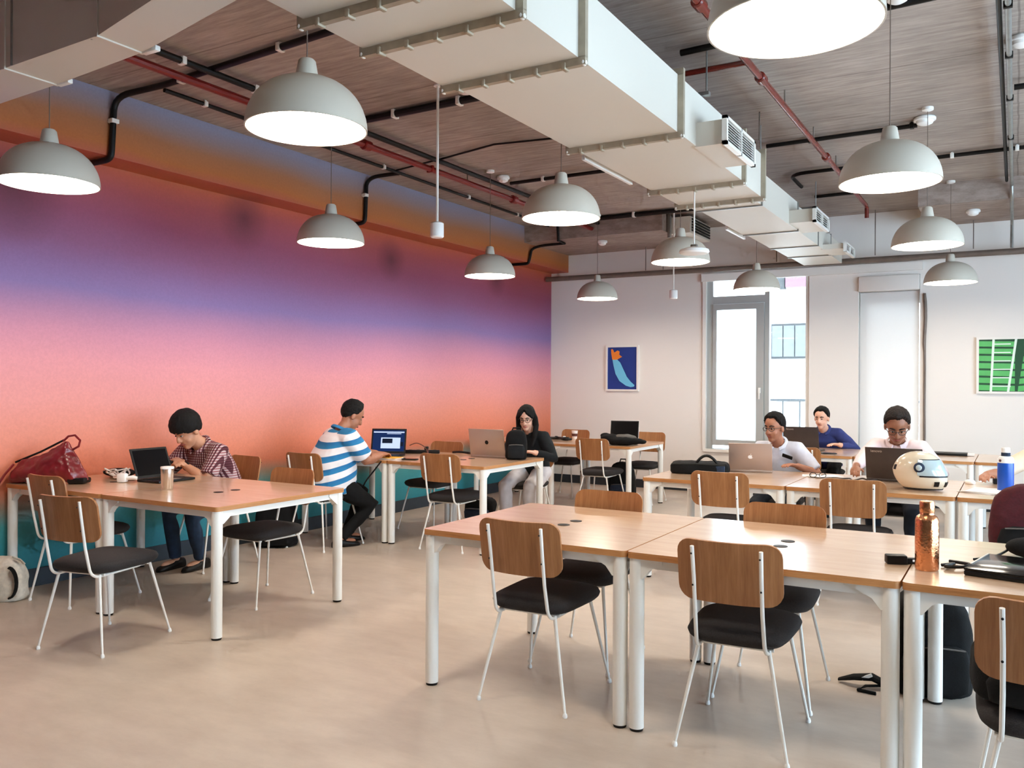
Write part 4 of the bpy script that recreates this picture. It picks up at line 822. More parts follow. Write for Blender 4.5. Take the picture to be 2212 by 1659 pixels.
def backpack(label, loc, rz, w=0.30, d=0.17, h=0.42, mat='black_fabric', mat2='black_fabric', tilt=0.0, cat='backpack', name='backpack'):
    t = thing(name, label, cat, loc, rz, rot=(tilt, 0, rz))
    rings = []
    for z, k in ((0.0, 0.86), (0.02, 0.97), (0.12, 1.0), (0.6, 0.98), (0.82, 0.88), (0.93, 0.70), (0.985, 0.42), (1.0, 0.12)):
        rings.append([V((math.copysign(abs(math.cos(a)) ** 0.5, math.cos(a)) * w / 2 * k, math.copysign(abs(math.sin(a)) ** 0.6, math.sin(a)) * d / 2 * (0.7 + 0.3 * k), z * h)) for a in [2 * PI * q / 28 for q in range(28)]])
    soft_obj('body', MB().loft(rings), mat, t, 0.014, 3, 0.006, 12)
    rings = []
    for z, k in ((0.06, 0.8), (0.09, 0.95), (0.35, 1.0), (0.48, 0.9), (0.52, 0.6)):
        rings.append([V((math.copysign(abs(math.cos(a)) ** 0.5, math.cos(a)) * w * 0.40 * k, -d / 2 - 0.005 + math.copysign(abs(math.sin(a)) ** 0.6, math.sin(a)) * 0.035 * k, z * h)) for a in [2 * PI * q / 24 for q in range(24)]])
    MB().loft(rings).build('front_pocket', mat2, t, smooth=60)
    MB().tube([(-w * 0.32, -d / 2 - 0.035, 0.50 * h), (0, -d / 2 - 0.042, 0.52 * h), (w * 0.32, -d / 2 - 0.035, 0.50 * h)], 0.004, 6).build('zip', 'grey_fabric', t)
    MB().tube([(-0.04, d * 0.25, h * 0.96), (-0.03, d * 0.3, h * 1.05), (0.03, d * 0.3, h * 1.05), (0.04, d * 0.25, h * 0.96)], 0.008, 8).build('handle', mat, t)
    for s in (-1, 1): MB().tube([(s * w * 0.25, d * 0.40, h * 0.92), (s * w * 0.3, d * 0.62, h * 0.75), (s * w * 0.32, d * 0.66, h * 0.45), (s * w * 0.36, d * 0.46, h * 0.10)], 0.018, 8, flat=(1.0, 0.35)).build('strap', mat, t)
    return t
backpack('black backpack standing on the floor under the desk with the copper bottle', (-0.345, 4.47, 0), 0.30, 0.36, 0.24, 0.47)
backpack('black backpack on the floor by the mural behind the striped man\'s chair', (-5.58, 5.42, 0), 0.5, 0.36, 0.22, 0.42)
backpack('dark blue backpack standing under the desk before the end wall', (-3.98, 9.32, 0), 0.2, 0.32, 0.2, 0.52, 'black_fabric', 'navy_fabric')
backpack('black and blue bag on the floor by the woman\'s desk', (-4.86, 7.62, 0), 0.1, 0.36, 0.18, 0.24, 'black_fabric', 'navy_fabric')
backpack('maroon and black backpack hanging on a chair at the right edge', (0.10, 5.40, 0.44), 0.0, 0.46, 0.16, 0.46, 'maroon_fabric', 'black_fabric')
backpack('black backpack standing upright on the desk beside the woman', (-3.93, 6.76, ZT), 0.5, 0.20, 0.12, 0.27, 'black_fabric', 'charcoal_top')
backpack('black bag lying on the seat of the cut-off chair', (0.085, 3.02, 0.492), 0.05, 0.41, 0.26, 0.20, 'black_fabric', 'black_fabric')
t = thing('bag_strap', 'black strap lying on the floor next to the nearest whole chair', 'strap', (-0.60, 4.36, 0))
MB().tube([(0.10, 0.02, 0.012), (0.02, 0.0, 0.05), (-0.06, -0.01, 0.04), (-0.13, 0.01, 0.012)], [0.03, 0.035, 0.028, 0.014], 10, flat=(1, 0.5)).build('webbing', 'black_fabric', t)
MB().tube([(0.08, 0.0, 0.02), (0.0, -0.05, 0.02), (-0.03, -0.09, 0.008), (0.05, -0.10, 0.008)], 0.010, 8, flat=(1, 0.6)).build('webbing', 'black_fabric', t)
MB().box((0.0, -0.026, 0.055), (0.05, 0.012, 0.014), rot=Ry(-0.5)).build('buckle', 'white_plastic', t, smooth=0)
# burgundy tote: slouched leather, ridge rising to the handle
def tote():
    t = thing('tote_bag', 'slouched burgundy leather tote bag on the desk by the mural', 'bag', (-5.62, 3.41, ZT), 0.52)
    rings = []
    for x, h, d, y0 in ((-0.27, 0.10, 0.03, 0.0), (-0.24, 0.150, 0.07, 0.0), (-0.15, 0.175, 0.10, 0.01), (-0.05, 0.215, 0.115, 0.015), (0.04, 0.270, 0.115, 0.02), (0.085, 0.290, 0.10, 0.02), (0.11, 0.24, 0.10, 0.02), (0.16, 0.155, 0.09, 0.015), (0.21, 0.07, 0.06, 0.01), (0.245, 0.03, 0.03, 0.0)):
        ring = []
        for k in range(24):
            a = 2 * PI * k / 24; cz = math.sin(a); cyy = math.cos(a)
            zz = h * (0.5 + 0.5 * cz); ring.append(V((x + 0.02 * cz, y0 + d * cyy * (1 - 0.72 * (0.5 + 0.5 * cz) ** 1.5), max(zz, 0.001))))
        rings.append(ring)
    soft_obj('body', MB().loft(rings), 'leather_red', t, 0.009, 2, 0.011, 16)
    MB().tube([(0.07, 0.02, 0.285), (0.105, 0.02, 0.318), (0.15, 0.02, 0.325), (0.185, 0.02, 0.29), (0.175, 0.02, 0.25), (0.13, 0.02, 0.225), (0.105, 0.02, 0.222)], 0.0075, 10).build('handle', 'leather_red', t)
    MB().tube([(-0.25, 0.01, 0.14), (-0.08, 0.015, 0.212), (0.075, 0.02, 0.292)], 0.007, 8).build('zip_edge', 'black_leather', t)
    MB().box((0.19, 0.0, 0.022), (0.12, 0.11, 0.04), bev=0.015).build('base_corner', 'black_leather', t)
    MB().tube([(-0.245, -0.02, 0.13), (-0.285, -0.06, 0.06), (-0.292, -0.13, -0.01)], 0.012, 8, flat=(1.4, 0.6)).build('strap', 'leather_red', t)
tote()
t = thing('tote_bag', 'white canvas bag with bold black shapes on the floor at the left edge', 'bag', (-5.72, 3.13, 0), 0.6)
rings = []
for z, k in ((0.0, 0.9), (0.03, 1.0), (0.15, 0.98), (0.24, 0.8), (0.28, 0.45)):
    rings.append([V((math.copysign(abs(math.cos(a)) ** 0.6, math.cos(a)) * 0.17 * k, math.copysign(abs(math.sin(a)) ** 0.7, math.sin(a)) * 0.09 * k, z)) for a in [2 * PI * q / 24 for q in range(24)]])
soft_obj('body', MB().loft(rings), 'canvas_print', t, 0.012, 2, 0.006, 14)
MB().tube([(0.10 + 0.05 * math.cos(a), -0.096 - 0.004 * math.sin(a), 0.13 + 0.10 * math.sin(a)) for a in [-1.5 + 0.3 * k for k in range(11)]], 0.02, 8, flat=(1.0, 0.35)).build('printed_arc', 'black_fabric', t)
MB().tube([(0.165, -0.03, 0.24), (0.15, -0.05, 0.27), (0.10, -0.04, 0.285)], 0.016, 8, flat=(1, .4)).build('handle', 'canvas_print', t)
t = thing('laptop_bag', 'flat black laptop bag with a raised handle on the middle desk row', 'bag', (-2.13, 6.53, ZT), 0.20)
rings = []
for z, k in ((0.0, 0.95), (0.015, 1.0), (0.06, 0.99), (0.08, 0.93), (0.086, 0.7)):
    rings.append([V((math.copysign(abs(math.cos(a)) ** 0.35, math.cos(a)) * 0.225 * k, math.copysign(abs(math.sin(a)) ** 0.4, math.sin(a)) * 0.15 * k, z)) for a in [2 * PI * q / 32 for q in range(32)]])
soft_obj('body', MB().loft(rings), 'black_fabric', t, 0.011, 2, 0.006, 12)
MB().tube(arc((-0.02, -0.09, 0.08), (0.06, -0.09, 0.21), (0.15, -0.09, 0.07), 10), 0.011, 8).build('handle', 'black_leather', t)
MB().tube([(-0.2, -0.14, 0.075), (0.0, -0.15, 0.083), (0.2, -0.14, 0.075)], 0.005, 6).build('zip', 'grille_dark', t)
MB().box((0.16, -0.13, 0.045), (0.08, 0.03, 0.05), bev=0.008).build('side_pocket', 'navy_fabric', t)
t = thing('puffer_bag', 'puffy dark bag with a grey top in front of the white laptop', 'bag', (-3.86, 9.02, ZT), 0.15)
mb = MB(); mb.ell((0, 0, 0.05), (0.24, 0.13, 0.055)); mb.ell((-0.12, 0.0, 0.075), (0.13, 0.10, 0.05)); mb.ell((0.12, 0.0, 0.05), (0.14, 0.09, 0.04)); mb.ell((-0.2, 0.02, 0.1), (0.06, 0.05, 0.035)); mb.ell((0.24, -0.02, 0.045), (0.06, 0.05, 0.025))
soft_obj('body', mb, 'black_fabric', t, 0.012, 4, 0.008, 14)
mb = MB(); mb.ell((0.02, 0.01, 0.088), (0.16, 0.09, 0.035)); soft_obj('lining', mb, 'grey_fabric', t, 0.012, 3, 0.006, 14)
t = thing('bottle', 'small dark flask standing behind the flat black laptop bag', 'bottle', (-1.96, 6.86, ZT))
MB().lathe([(0.0, 0), (0.026, 0), (0.027, 0.005), (0.027, 0.075), (0.02, 0.085)], seg=18).build('body', 'black_plastic', t); MB().lathe([(0.02, 0.085), (0.02, 0.1), (0.0, 0.101)], seg=18).build('cap', 'black_plastic', t)
t = thing('waste_bin', 'small white bin on the floor before the right-hand desks', 'bin', (-0.14, 5.52, 0))
MB().lathe([(0.0, 0.0), (0.075, 0.0), (0.088, 0.40), (0.092, 0.43), (0.085, 0.43), (0.08, 0.35), (0.0, 0.34)], seg=24).build('bucket', 'white_plastic', t); MB().lathe([(0.089, 0.405), (0.094, 0.41), (0.094, 0.43), (0.09, 0.432)], seg=24, caps=False).build('rim', 'white_plastic', t)

# ------------------------------------------------------------------ motorcycle helmet
def helmet():
    t = thing('helmet', 'cream full-face motorcycle helmet on the desk', 'helmet', (-0.55, 6.30, ZT), -0.22)
    # local +x is the face direction
    def P_(th, a, off=0.0):
        sx, sy = math.cos(a), math.sin(a); r = max(math.sin(th), 0.0) ** 0.8
        z = 0.120 + 0.134 * math.cos(th); x = 0.150 * r * sx; y = 0.122 * r * sy
        if sx > 0:
            q = max(0.0, min(1.0, (0.15 - z) / 0.13)); x += sx * sx * 0.058 * q * (1 - 0.25 * q); x -= sx * 0.014 * max(0, (z - 0.17) / 0.1)
        else: x -= sx * sx * 0.022 * max(0, 1 - abs(z - 0.13) / 0.13)
        n = V((x / 0.15, y / 0.122, (z - 0.12) / 0.134)).normalized()
        return V((x, y, max(z, 0.006))) + n * off
    n, m = 44, 24
    MB().loft([[P_(0.03 + (PI - 0.62) * i / m, 2 * PI * k / n) for k in range(n)] for i in range(m + 1)]).build('shell', 'helmet_paint', t, smooth=70)
    def patch(name, th0, th1, a0, a1, off, mat, nn=8, mm=22, taper=0.0):
        mb = MB(); W = mm + 1
        for lay in (off, off - 0.006):
            mb.v += [tuple(P_(th0 + (th1 - th0) * i / nn, (a0 + (a1 - a0) * k / mm) * (1 - taper * (1 - i / nn)), lay)) for i in range(nn + 1) for k in range(W)]
        N_ = (nn + 1) * W
        for i in range(nn):
            for k in range(mm): q = i * W + k; mb.f.append((q, q + 1, q + W + 1, q + W)); mb.mi.append(0); mb.f.append((N_ + q, N_ + q + W, N_ + q + W + 1, N_ + q + 1)); mb.mi.append(0)
        rim = [k for k in range(W)] + [i * W + mm for i in range(1, nn + 1)] + [nn * W + k for k in range(mm - 1, -1, -1)] + [i * W for i in range(nn - 1, 0, -1)]
        for j in range(len(rim)): u, v = rim[j], rim[(j + 1) % len(rim)]; mb.f.append((u, v, N_ + v, N_ + u)); mb.mi.append(0)
        return mb.build(name, mat, t, smooth=50)
    patch('visor_seal', 0.86, 1.78, -1.34, 1.34, 0.0015, 'black_plastic')
    patch('visor', 0.92, 1.70, -1.42, 1.42, 0.005, 'visor')
    for s in (-1, 1):
        p = P_(1.32, s * 1.34, 0.004)
        MB().ell(p, (0.034, 0.010, 0.034), Rz(s * -0.2), 20, 8).build('visor_pivot', 'navy_fabric', t)
        MB().ell(p + V((0.0, s * 0.006, 0)), (0.020, 0.008, 0.020), Rz(s * -0.2), 16, 8).build('pivot_cap', 'visor', t)
        patch('vent', 2.0, 2.28, s * 0.72 - 0.05, s * 0.72 + 0.16, 0.003, 'black_plastic', 3, 4)
        patch('emblem', 1.25, 1.5, s * 2.55 - 0.1, s * 2.55 + 0.1, 0.002, 'black_plastic', 3, 4, 0.0)
    patch('chin_vent', 2.02, 2.3, -0.22, 0.22, 0.004, 'black_plastic', 3, 6)
    MB().tube([P_(PI - 0.62, 2 * PI * k / 30) + V((0, 0, 0.002)) for k in range(31)], 0.006, 8).build('neck_trim', 'black_plastic', t)
helmet()

# ------------------------------------------------------------------ people (local: facing +y, right hand at +x, seat at z 0.49)
def ik(a, t, l1, l2, hint):
    a, t, hint = V(a), V(t), V(hint); d = t - a; L = min(d.length, (l1 + l2) * 0.995); dn = d.normalized()
    x = (l1 * l1 - l2 * l2 + L * L) / (2 * L); h = math.sqrt(max(l1 * l1 - x * x, 0)); hp = hint - dn * hint.dot(dn); hp = hp.normalized()
    return a + dn * x + hp * h, a + dn * L
def hand(mb, wrist, d, up, thumb, curl=0.5, s=0.92):
    """palm, four unequal bent fingers and a thumb; d = direction of the fingers, up = back of the hand, thumb = thumb side"""
    d = V(d).normalized(); up = V(up); up = (up - d * up.dot(d)).normalized(); th = V(thumb); th = (th - d * th.dot(d) - up * th.dot(up)).normalized()
    mb.tube([wrist - d * 0.015, wrist + d * 0.02 * s, wrist + d * 0.055 * s, wrist + d * 0.088 * s], [(0.026 * s, 0.020 * s), (0.034 * s, 0.018 * s), (0.041 * s, 0.016 * s), (0.040 * s, 0.012 * s)], 12, up=up)
    for k, (off, ln) in enumerate(((0.033, 0.066), (0.011, 0.076), (-0.011, 0.071), (-0.032, 0.056))):
        p = wrist + d * 0.082 * s + th * off * s; P = [p - d * 0.02]; dd = d.copy(); c = curl * (1 + 0.12 * k)
        P.append(p)
        for j, f in enumerate((0.45, 0.32, 0.23)):
            dd = (dd * math.cos(c * (0.5 + 0.3 * j)) - up * math.sin(c * (0.5 + 0.3 * j))).normalized(); P.append(P[-1] + dd * ln * f * s)
        mb.tube(P, [0.0085 * s, 0.0088 * s, 0.0085 * s, 0.0078 * s, 0.0062 * s], 8)
    p = wrist + d * 0.022 * s + th * 0.026 * s; q = p + (d * 0.55 + th * 0.75 - up * 0.15).normalized() * 0.036 * s; r = q + (d * 0.9 + th * 0.25 - up * 0.25 * curl).normalized() * 0.034 * s
    mb.tube([p - th * 0.015, p, q, r], [0.013 * s, 0.0125 * s, 0.0105 * s, 0.0075 * s], 8)
def hair_mesh(style, thick=0.014):
    """cap of hair over the skull ellipsoid (head frame, face +y)"""
    mb = MB(); n, m = 44, 30; rings = []; c = V((0, -0.008, 0.030)); R = V((0.078, 0.098, 0.090))
    for i in range(1, m):
        th = PI * i / m; el = PI / 2 - th; ring = []
        for k in range(n):
            a = 2 * PI * k / n; dx, dy = math.sin(a), math.cos(a)          # a = 0 is the face direction
            az = abs((a + PI) % (2 * PI) - PI)
            side = math.sin(min(az, PI / 2))
            if style == 'fringe': line = math.radians(0 - 28 * side ** 2) if az < PI / 2 else math.radians(-28 - 40 * (az - PI / 2) / (PI / 2))
            elif style == 'receding': line = math.radians(54 - 74 * side ** 5) if az < PI / 2 else math.radians(-22 - 50 * min(1, (az - PI / 2) / (PI / 3)))
            elif style == 'long': line = math.radians(44 - 70 * side) if az < PI / 2 else math.radians(-70)
            else: line = math.radians(42 - 58 * side ** 6) if az < PI / 2 else math.radians(-18 - 52 * min(1, (az - PI / 2) / (PI / 3)))
            line += math.radians(5.0) * noise.noise(V((dx * 5.0, dy * 5.0, 1.7))) + math.radians(4.0) * noise.noise(V((dx * 14.0, dy * 14.0, 4.1)))
            k_ = max(0.0, min(1.0, (el - line) / math.radians(7)))
            d = V((dx * math.cos(el), dy * math.cos(el), math.sin(el)))
            nz = noise.noise(d * 5.0) * 0.004 + noise.noise(V((d.x * 26.0, d.y * 9.0, d.z * 9.0))) * 0.0045
            t_ = (thick * (0.55 + 0.75 * max(0, math.sin(el)) + (0.25 if style in ('fringe', 'long') else 0.0)) + nz) * k_ - 0.012 * (1 - k_)
            ring.append(c + V((d.x * (R.x + t_), d.y * (R.y + t_), d.z * (R.z + t_))))
        rings.append(ring)
    return mb.loft(rings)
def person(label, loc, rz, lean=0.28, fat=1.0, hyaw=0.0, hpitch=-0.4, hroll=0.0, lh=(-0.14, 0.40, 0.775), rh=(0.14, 0.40, 0.775), lf=(-0.11, 0.34), rf=(0.11, 0.34), elbow_out=0.75,
           skin='skin_mid', shirt='white_shirt', long_sleeve=False, trousers='black_cloth', hair='hair', style='short', glasses=None, shoes='black_leather', curl=0.5, sit=0.49, thick=0.014, twist=0.0, collar=True, held=False, hs=0.94, ts=1.0, hem=0.055, lg=1.0):
    t = thing('person', label, 'person', loc, rz); fs = fat ** 0.5
    H = V((0, 0.0, sit + 0.08)); U = lambda a: V((0, math.sin(a), math.cos(a)))
    W = H + U(lean * 0.6) * 0.125 * ts; C = W + U(lean * 1.1) * 0.155 * ts; NB = C + U(lean * 1.35) * 0.135 * ts; un = U(lean * 1.35)
    tw = Rz(twist); sd = tw @ V((1, 0, 0))
    SH = {s: NB - un * 0.055 + sd * (0.152 * s) * fs for s in (-1, 1)}
    R = Rz(hyaw) @ Rx(hpitch) @ Ry(hroll); HC = NB + U(lean * 1.2 + 0.25) * 0.068 + R @ V((0, 0.018, 0.088)) * (hs / 0.94)
    hd = lambda p: HC + R @ (V(p) * hs)
    # --- body: head, neck, arms, hands, slim trunk and legs in one surface
    b = MB()
    b.ell(hd((0, -0.008, 0.030)), V((0.076, 0.096, 0.088)) * hs, R, 24, 16); b.ell(hd((0, 0.018, -0.038)), V((0.060, 0.069, 0.082)) * hs, R, 20, 14)
    b.ell(hd((0, 0.052, -0.098)), V((0.030, 0.028, 0.024)) * hs, R); b.ell(hd((0, 0.06, 0.022)), V((0.052, 0.026, 0.016)) * hs, R)
    b.tube([hd((0, 0.082, 0.006)), hd((0, 0.096, -0.018)), hd((0, 0.100, -0.034)), hd((0, 0.084, -0.042))], [0.009 * hs, 0.011 * hs, 0.0145 * hs, 0.010 * hs], 10)
    for s in (-1, 1):
        b.ell(hd((s * 0.078, -0.008, -0.012)), V((0.010, 0.020, 0.032)) * hs, R); b.ell(hd((s * 0.036, 0.048, -0.045)), V((0.022, 0.024, 0.024)) * hs, R)
        b.ell(hd((s * 0.013, 0.088, -0.038)), V((0.009, 0.010, 0.008)) * hs, R)
    b.tube([hd((0, -0.022, -0.03)), hd((0, -0.012, -0.085)), NB + V((0, 0.0, 0.005)), NB - un * 0.06], [0.050 * min(fs, 1.08), 0.050 * min(fs, 1.08), 0.054 * min(fs, 1.12), 0.07], 16)
    b.tube([NB - un * 0.05, C, W, H], [(0.12, 0.07), (0.12, 0.08), (0.10, 0.07), (0.11, 0.08)], 16, up=(0, 1, 0))
    arms = {}
    for s, tg in ((-1, lh), (1, rh)):
        el, wr = ik(SH[s], tg, 0.255, 0.225, V((s * elbow_out, -0.25, -0.75))); arms[s] = (el, wr)
        b.tube([SH[s] - sd * s * 0.03, SH[s], SH[s].lerp(el, 0.5), el, el.lerp(wr, 0.3), wr], [0.042, 0.046 * fs, 0.042 * fs, 0.036 * fs, 0.037 * fs, 0.0245], 14)
        fd = (wr - el).normalized(); fd = (fd + V((-0.25 * s, 0.35, -0.1))).normalized() if not held else fd
        hand(b, wr + fd * 0.005, fd, V((0, -0.15, 1)) if not held else V((s * 0.8, 0, 0.55)), V((-s, 0.1, 0)) if not held else V((-s * 0.4, -0.1, 0.9)), curl)
    legs = {}
    for s, ft in ((-1, lf), (1, rf)):
        hp = H + V((s * 0.088, 0.01, -0.005)); kn, an = ik(hp, V((ft[0], ft[1], 0.085)), 0.385, 0.375, V((s * 0.12, 0.75, 0.6))); legs[s] = (hp, kn, an)
        b.tube([H, hp, kn, an, an - V((0, 0, 0.03))], [0.06, 0.055, 0.04, 0.03, 0.03], 10); b.ell((an.x, an.y + 0.05, 0.045), (0.03, 0.09, 0.03))
    me = soft(b, 0.0062, 2); me.name = 'body'; me.materials.append(M[skin]); body = link(bpy.data.objects.new('body', me), t)
    # --- face details
    e = MB(); e.ell((0, 0, 0), (0.0145 * hs, 0.007 * hs, 0.0068 * hs), None, 12, 8)
    for s in (-1, 1):
        ec = hd((s * 0.030, 0.0745, 0.0)); ey = MB().ell(ec, V((0.0130, 0.0075, 0.0048)) * hs, R, 12, 8).build('eye', 'eye_white', body, smooth=80)
        MB().ell(hd((s * 0.030, 0.0805, 0.0)), V((0.0062, 0.004, 0.0058)) * hs, R, 10, 6).build('iris', 'eye_dark', ey, smooth=80)
        MB().tube([hd((s * 0.013, 0.087, 0.022)), hd((s * 0.030, 0.085, 0.028)), hd((s * 0.050, 0.068, 0.022))], [0.004 * hs, 0.0052 * hs, 0.003 * hs], 8).build('eyebrow', hair, body)
    MB().tube([hd((-0.024, 0.076, -0.070)), hd((-0.009, 0.0865, -0.067)), hd((0, 0.087, -0.069)), hd((0.009, 0.0865, -0.067)), hd((0.024, 0.076, -0.070))], [0.002, 0.0065 * hs, 0.006 * hs, 0.0065 * hs, 0.002], 8).build('lips', 'lip', body)
    # --- hair
    hm = hair_mesh(style, thick); hm.v = [tuple(hd(p)) for p in hm.v]
    if style == 'long':
        for s in (-1, 1):
            hm.tube([hd((s * 0.055, 0.0, 0.08)), hd((s * 0.088, -0.005, 0.0)), hd((s * 0.092, -0.012, -0.08)), HC + V((s * 0.085, -0.01, -0.17)), HC + V((s * 0.075, 0.03, -0.27))], [0.03, 0.028, 0.028, 0.027, 0.012], 10)
        hm.tube([hd((0, -0.07, 0.06)), hd((0, -0.10, -0.02)), hd((0, -0.095, -0.10)), HC + V((0, -0.095, -0.20)), HC + V((0, -0.09, -0.30))], [(0.05, 0.03), (0.085, 0.035), (0.09, 0.035), (0.085, 0.03), (0.04, 0.015)], 14, up=(0, 1, 0))
    hme = soft(hm, 0.0048, 0); hme.name = 'hair'; hme.materials.append(M[hair]); link(bpy.data.objects.new('hair', hme), t)
    # --- shirt
    sh = MB()
    sh.tube([H - U(lean * 0.4) * hem, H + U(lean * 0.5) * 0.03, W, C - un * 0.02, C + un * 0.05, NB - un * 0.045, NB - un * 0.018, NB - un * 0.008],
            [(0.165 * fs, 0.125 * fat), (0.170 * fs, 0.135 * fat), (0.163 * fs, 0.130 * fat), (0.172 * fs, 0.124 * fs), (0.168 * fs, 0.112 * fs), (0.135 * fs, 0.085 * fs), (0.090 * fs, 0.072 * fs), (0.066 * fs, 0.062 * fs)], 28, up=(0, 1, 0))
    for s in (-1, 1):
        el, wr = arms[s]; end = el.lerp(wr, 0.86) if long_sleeve else SH[s].lerp(el, 0.86)
        if long_sleeve: sh.tube([SH[s] - sd * s * 0.08, SH[s] - sd * s * 0.005, SH[s].lerp(el, 0.5), el, el.lerp(wr, 0.45), end], [0.068 * fs, 0.070 * fs, 0.060 * fs, 0.052 * fs, 0.047, 0.036], 16)
        else: sh.tube([SH[s] - sd * s * 0.08, SH[s] - sd * s * 0.005, SH[s].lerp(el, 0.45), end], [0.068 * fs, 0.071 * fs, 0.066 * fs, 0.062 * fs], 16)
    sm = soft(sh, 0.010, 5); sm.name = 'shirt'
    crumple(sm, ((9.0, 0.006), (21.0, 0.0025)))
    sm.materials.append(M[shirt]); so = link(bpy.data.objects.new('shirt', sm), t)
    if collar:
        nr = [NB + un * 0.004 + (V((0.070 * fs * math.cos(a), 0, 0)) + (Rx(-lean * 1.35) @ V((0, 0.068 * fs * math.sin(a) + (0.012 if math.sin(a) > 0.6 else 0), 0.006 - 0.014 * math.sin(a))))) for a in [(2 * PI - 0.76) * k / 24 + PI / 2 + 0.38 for k in range(25)]]
        MB().tube(nr, 0.013, 8, flat=(0.55, 1.3), caps=True).build('collar', shirt if shirt != 'striped' else 'polo_blue', so)
    # --- trousers and shoes
    tr = MB(); tr.ell(H + V((0, -0.005, -0.01)), (0.163 * fs, 0.125 * fat, 0.085), None, 20, 12)
    for s in (-1, 1):
        hp, kn, an = legs[s]; tr.tube([hp - V((0, 0.03, 0)), hp, hp.lerp(kn, 0.5), kn, kn.lerp(an, 0.35), an + V((0, 0, 0.0))], [0.078 * fs * lg, 0.080 * fs * lg, 0.072 * fs * lg, 0.058 * fs * lg, 0.056 * lg, 0.046 * lg], 16)
    tm = soft(tr, 0.011, 4); tm.name = 'trousers'
    crumple(tm, ((10.0, 0.006), (24.0, 0.003)))
    tm.materials.append(M[trousers]); link(bpy.data.objects.new('trousers', tm), t)
    for s in (-1, 1):
        hp, kn, an = legs[s]; rg = []
        for y, w_, h in ((-0.085, 0.018, 0.05), (-0.07, 0.032, 0.075), (-0.02, 0.038, 0.085), (0.04, 0.040, 0.065), (0.10, 0.044, 0.05), (0.15, 0.036, 0.04), (0.175, 0.016, 0.025)):
            rg.append([V((an.x + w_ * math.cos(a), an.y + y, max(0.002, h / 2 + h / 2 * math.sin(a)))) for a in [2 * PI * k / 16 for k in range(16)]])
        MB().loft(rg).build('shoe', shoes, t, smooth=60)
    if glasses:
        g = None
        for s in (-1, 1):
            pts = [hd((s * 0.034 + 0.025 * math.cos(a), 0.092 - 0.010 * abs(math.cos(a)) * (1 if math.cos(a) * s > 0 else 0), -0.002 + 0.017 * math.sin(a))) for a in [2 * PI * k / 16 for k in range(17)]]
            if g is None: g = MB()
            g.tube(pts, 0.0022, 6); g.tube([hd((s * 0.059, 0.084, 0.004)), hd((s * 0.078, 0.04, 0.004)), hd((s * 0.080, -0.01, 0.0))], 0.0024, 6)
        g.tube([hd((-0.010, 0.093, 0.002)), hd((0, 0.096, 0.005)), hd((0.010, 0.093, 0.002))], 0.0025, 6)
        g.build('glasses', glasses, body)
    return t, HC, R, arms, SH, NB
# plaid-shirted man by the mural, looking down at the phone in his hands
pt, HC, R, arms, SH, NB = person('man in a checked red shirt bent over his phone at the near mural table', (-5.40, 4.66, 0), PI + 0.05, lean=0.50, hyaw=-0.10, hpitch=-0.55, lh=(0.0, 0.37, 0.81), rh=(0.10, 0.38, 0.80), skin='skin_light', shirt='checked', trousers='jeans', style='fringe', thick=0.021, elbow_out=1.3, curl=0.9, lf=(-0.02, 0.22), rf=(0.16, 0.30), held=True, hs=1.08, fat=1.2, ts=1.06)
MB().tube([arms[-1][1].lerp(arms[-1][0], 0.10) + V((0.028 * math.cos(a), 0.0, 0.028 * math.sin(a))) for a in [2 * PI * k / 16 for k in range(17)]], 0.008, 8).build('watch', 'black_plastic', pt)
ph = thing('phone', 'dark phone in the hands of the plaid-shirted man', 'phone', (-5.47, 4.22, 0.835), 0.0)
MB().box((0, 0, 0), (0.072, 0.012, 0.13), rot=Rx(0.9) , bev=0.003).build('body', 'black_plastic', ph)
# man in the blue and white striped shirt, typing
person('heavy man in a blue and white striped polo shirt typing at a laptop', (-5.20, 5.68, 0), -0.42, lean=0.24, fat=1.75, hem=0.10, hs=1.06, ts=1.08, hyaw=-0.12, hpitch=-0.48, lh=(-0.04, 0.48, 0.79), rh=(0.12, 0.44, 0.785), skin='skin_mid', shirt='striped', trousers='black_cloth', style='receding', elbow_out=0.5, lf=(-0.08, 0.20), rf=(0.14, 0.05), curl=0.6)
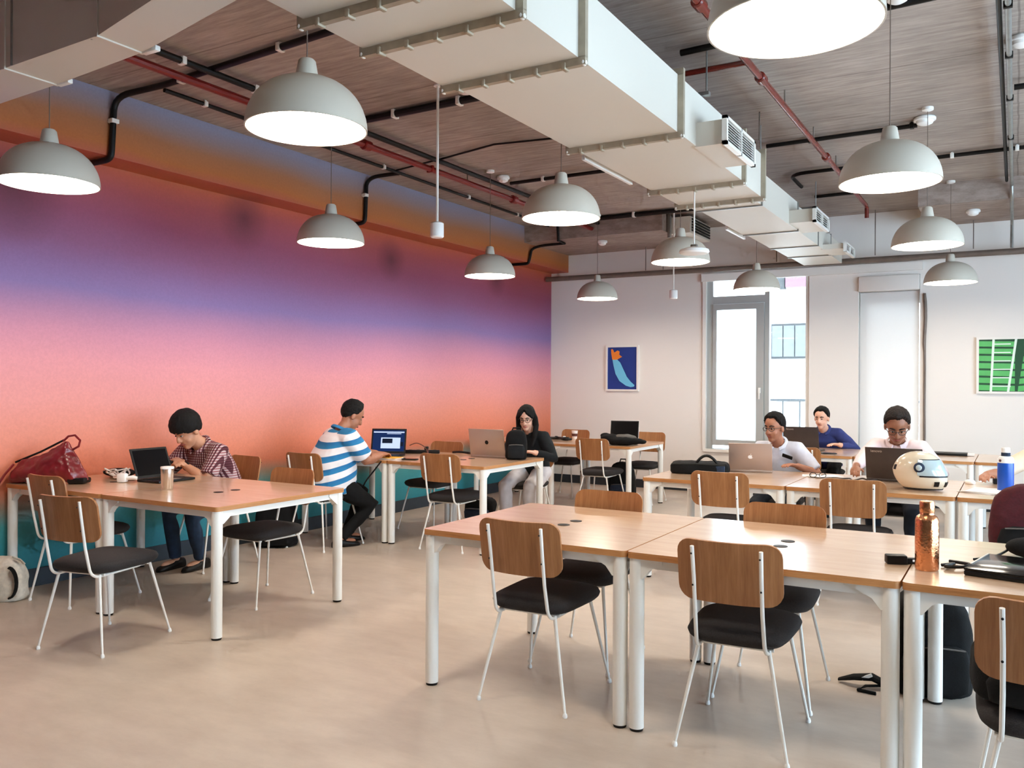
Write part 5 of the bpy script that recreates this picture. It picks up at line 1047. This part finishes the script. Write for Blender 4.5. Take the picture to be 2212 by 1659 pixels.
# woman with long hair and glasses
person('woman with long black hair and glasses in a dark jacket at her laptop', (-4.09, 7.40, 0), PI + 0.06, lean=0.30, fat=0.92, hyaw=0.18, hpitch=-0.28, lh=(-0.16, 0.36, 0.785), rh=(0.10, 0.38, 0.785), skin='skin_pale', shirt='charcoal_top', long_sleeve=True, trousers='grey_cloth', style='long', lg=1.22, glasses='black_plastic', elbow_out=0.8, lf=(-0.10, 0.30), rf=(0.12, 0.36), shoes='grey_cloth')
# man in white, chin low behind the silver laptop
pm, HC, R, arms, SH, NB = person('man in a white shirt behind the silver laptop looking sideways', (-1.70, 7.46, 0), PI - 0.05, lean=0.42, hyaw=-0.35, hpitch=-0.12, lh=(-0.20, 0.34, 0.78), rh=(0.10, 0.38, 0.785), skin='skin_mid', thick=0.02, shirt='white_shirt', long_sleeve=False, trousers='dark_jeans', style='short', glasses='dark_laptop', lf=(-0.10, 0.32), rf=(0.11, 0.26))
MB().box(NB + V((-0.10, 0.085, -0.10)), (0.085, 0.012, 0.030), rot=Ry(-0.3) @ Rx(-0.5), bev=0.003).build('pocket_pen_case', 'black_plastic', pm)
# man in navy at the window
person('man in a navy shirt behind a dark laptop by the window', (-1.84, 10.20, 0), PI - 0.05, lean=0.46, hyaw=-0.1, hpitch=-0.15, lh=(-0.20, 0.36, 0.785), rh=(0.16, 0.38, 0.785), skin='skin_pale', thick=0.02, shirt='navy_shirt', long_sleeve=True, trousers='black_cloth', style='short', elbow_out=1.1)
# man in pale pink, looking down
person('man in a pale pink shirt looking down behind the helmet', (-0.80, 7.46, 0), PI, lean=0.30, fat=1.18, hyaw=0.12, hpitch=-0.55, hs=1.08, sit=0.515, lh=(-0.20, 0.38, 0.785), rh=(0.25, 0.60, 0.80), skin='skin_tan', thick=0.019, shirt='pink_shirt', long_sleeve=True, trousers='dark_jeans', hair='hair_brown', style='short', glasses='dark_laptop', elbow_out=0.9, lf=(-0.12, 0.34), rf=(0.14, 0.30))
# person cut off by the right edge: only hand, forearm and shoulder are in view
person('person in a cream shirt cut off by the right edge, hand on a mouse', (0.24, 7.40, 0), PI, lean=0.30, hyaw=0.2, hpitch=-0.3, lh=(-0.10, 0.38, 0.785), rh=(0.42, 0.44, 0.80), skin='skin_mid', shirt='cream_shirt', trousers='black_cloth', style='short', elbow_out=0.8)
bpy.data.scenes.remove(LAB)
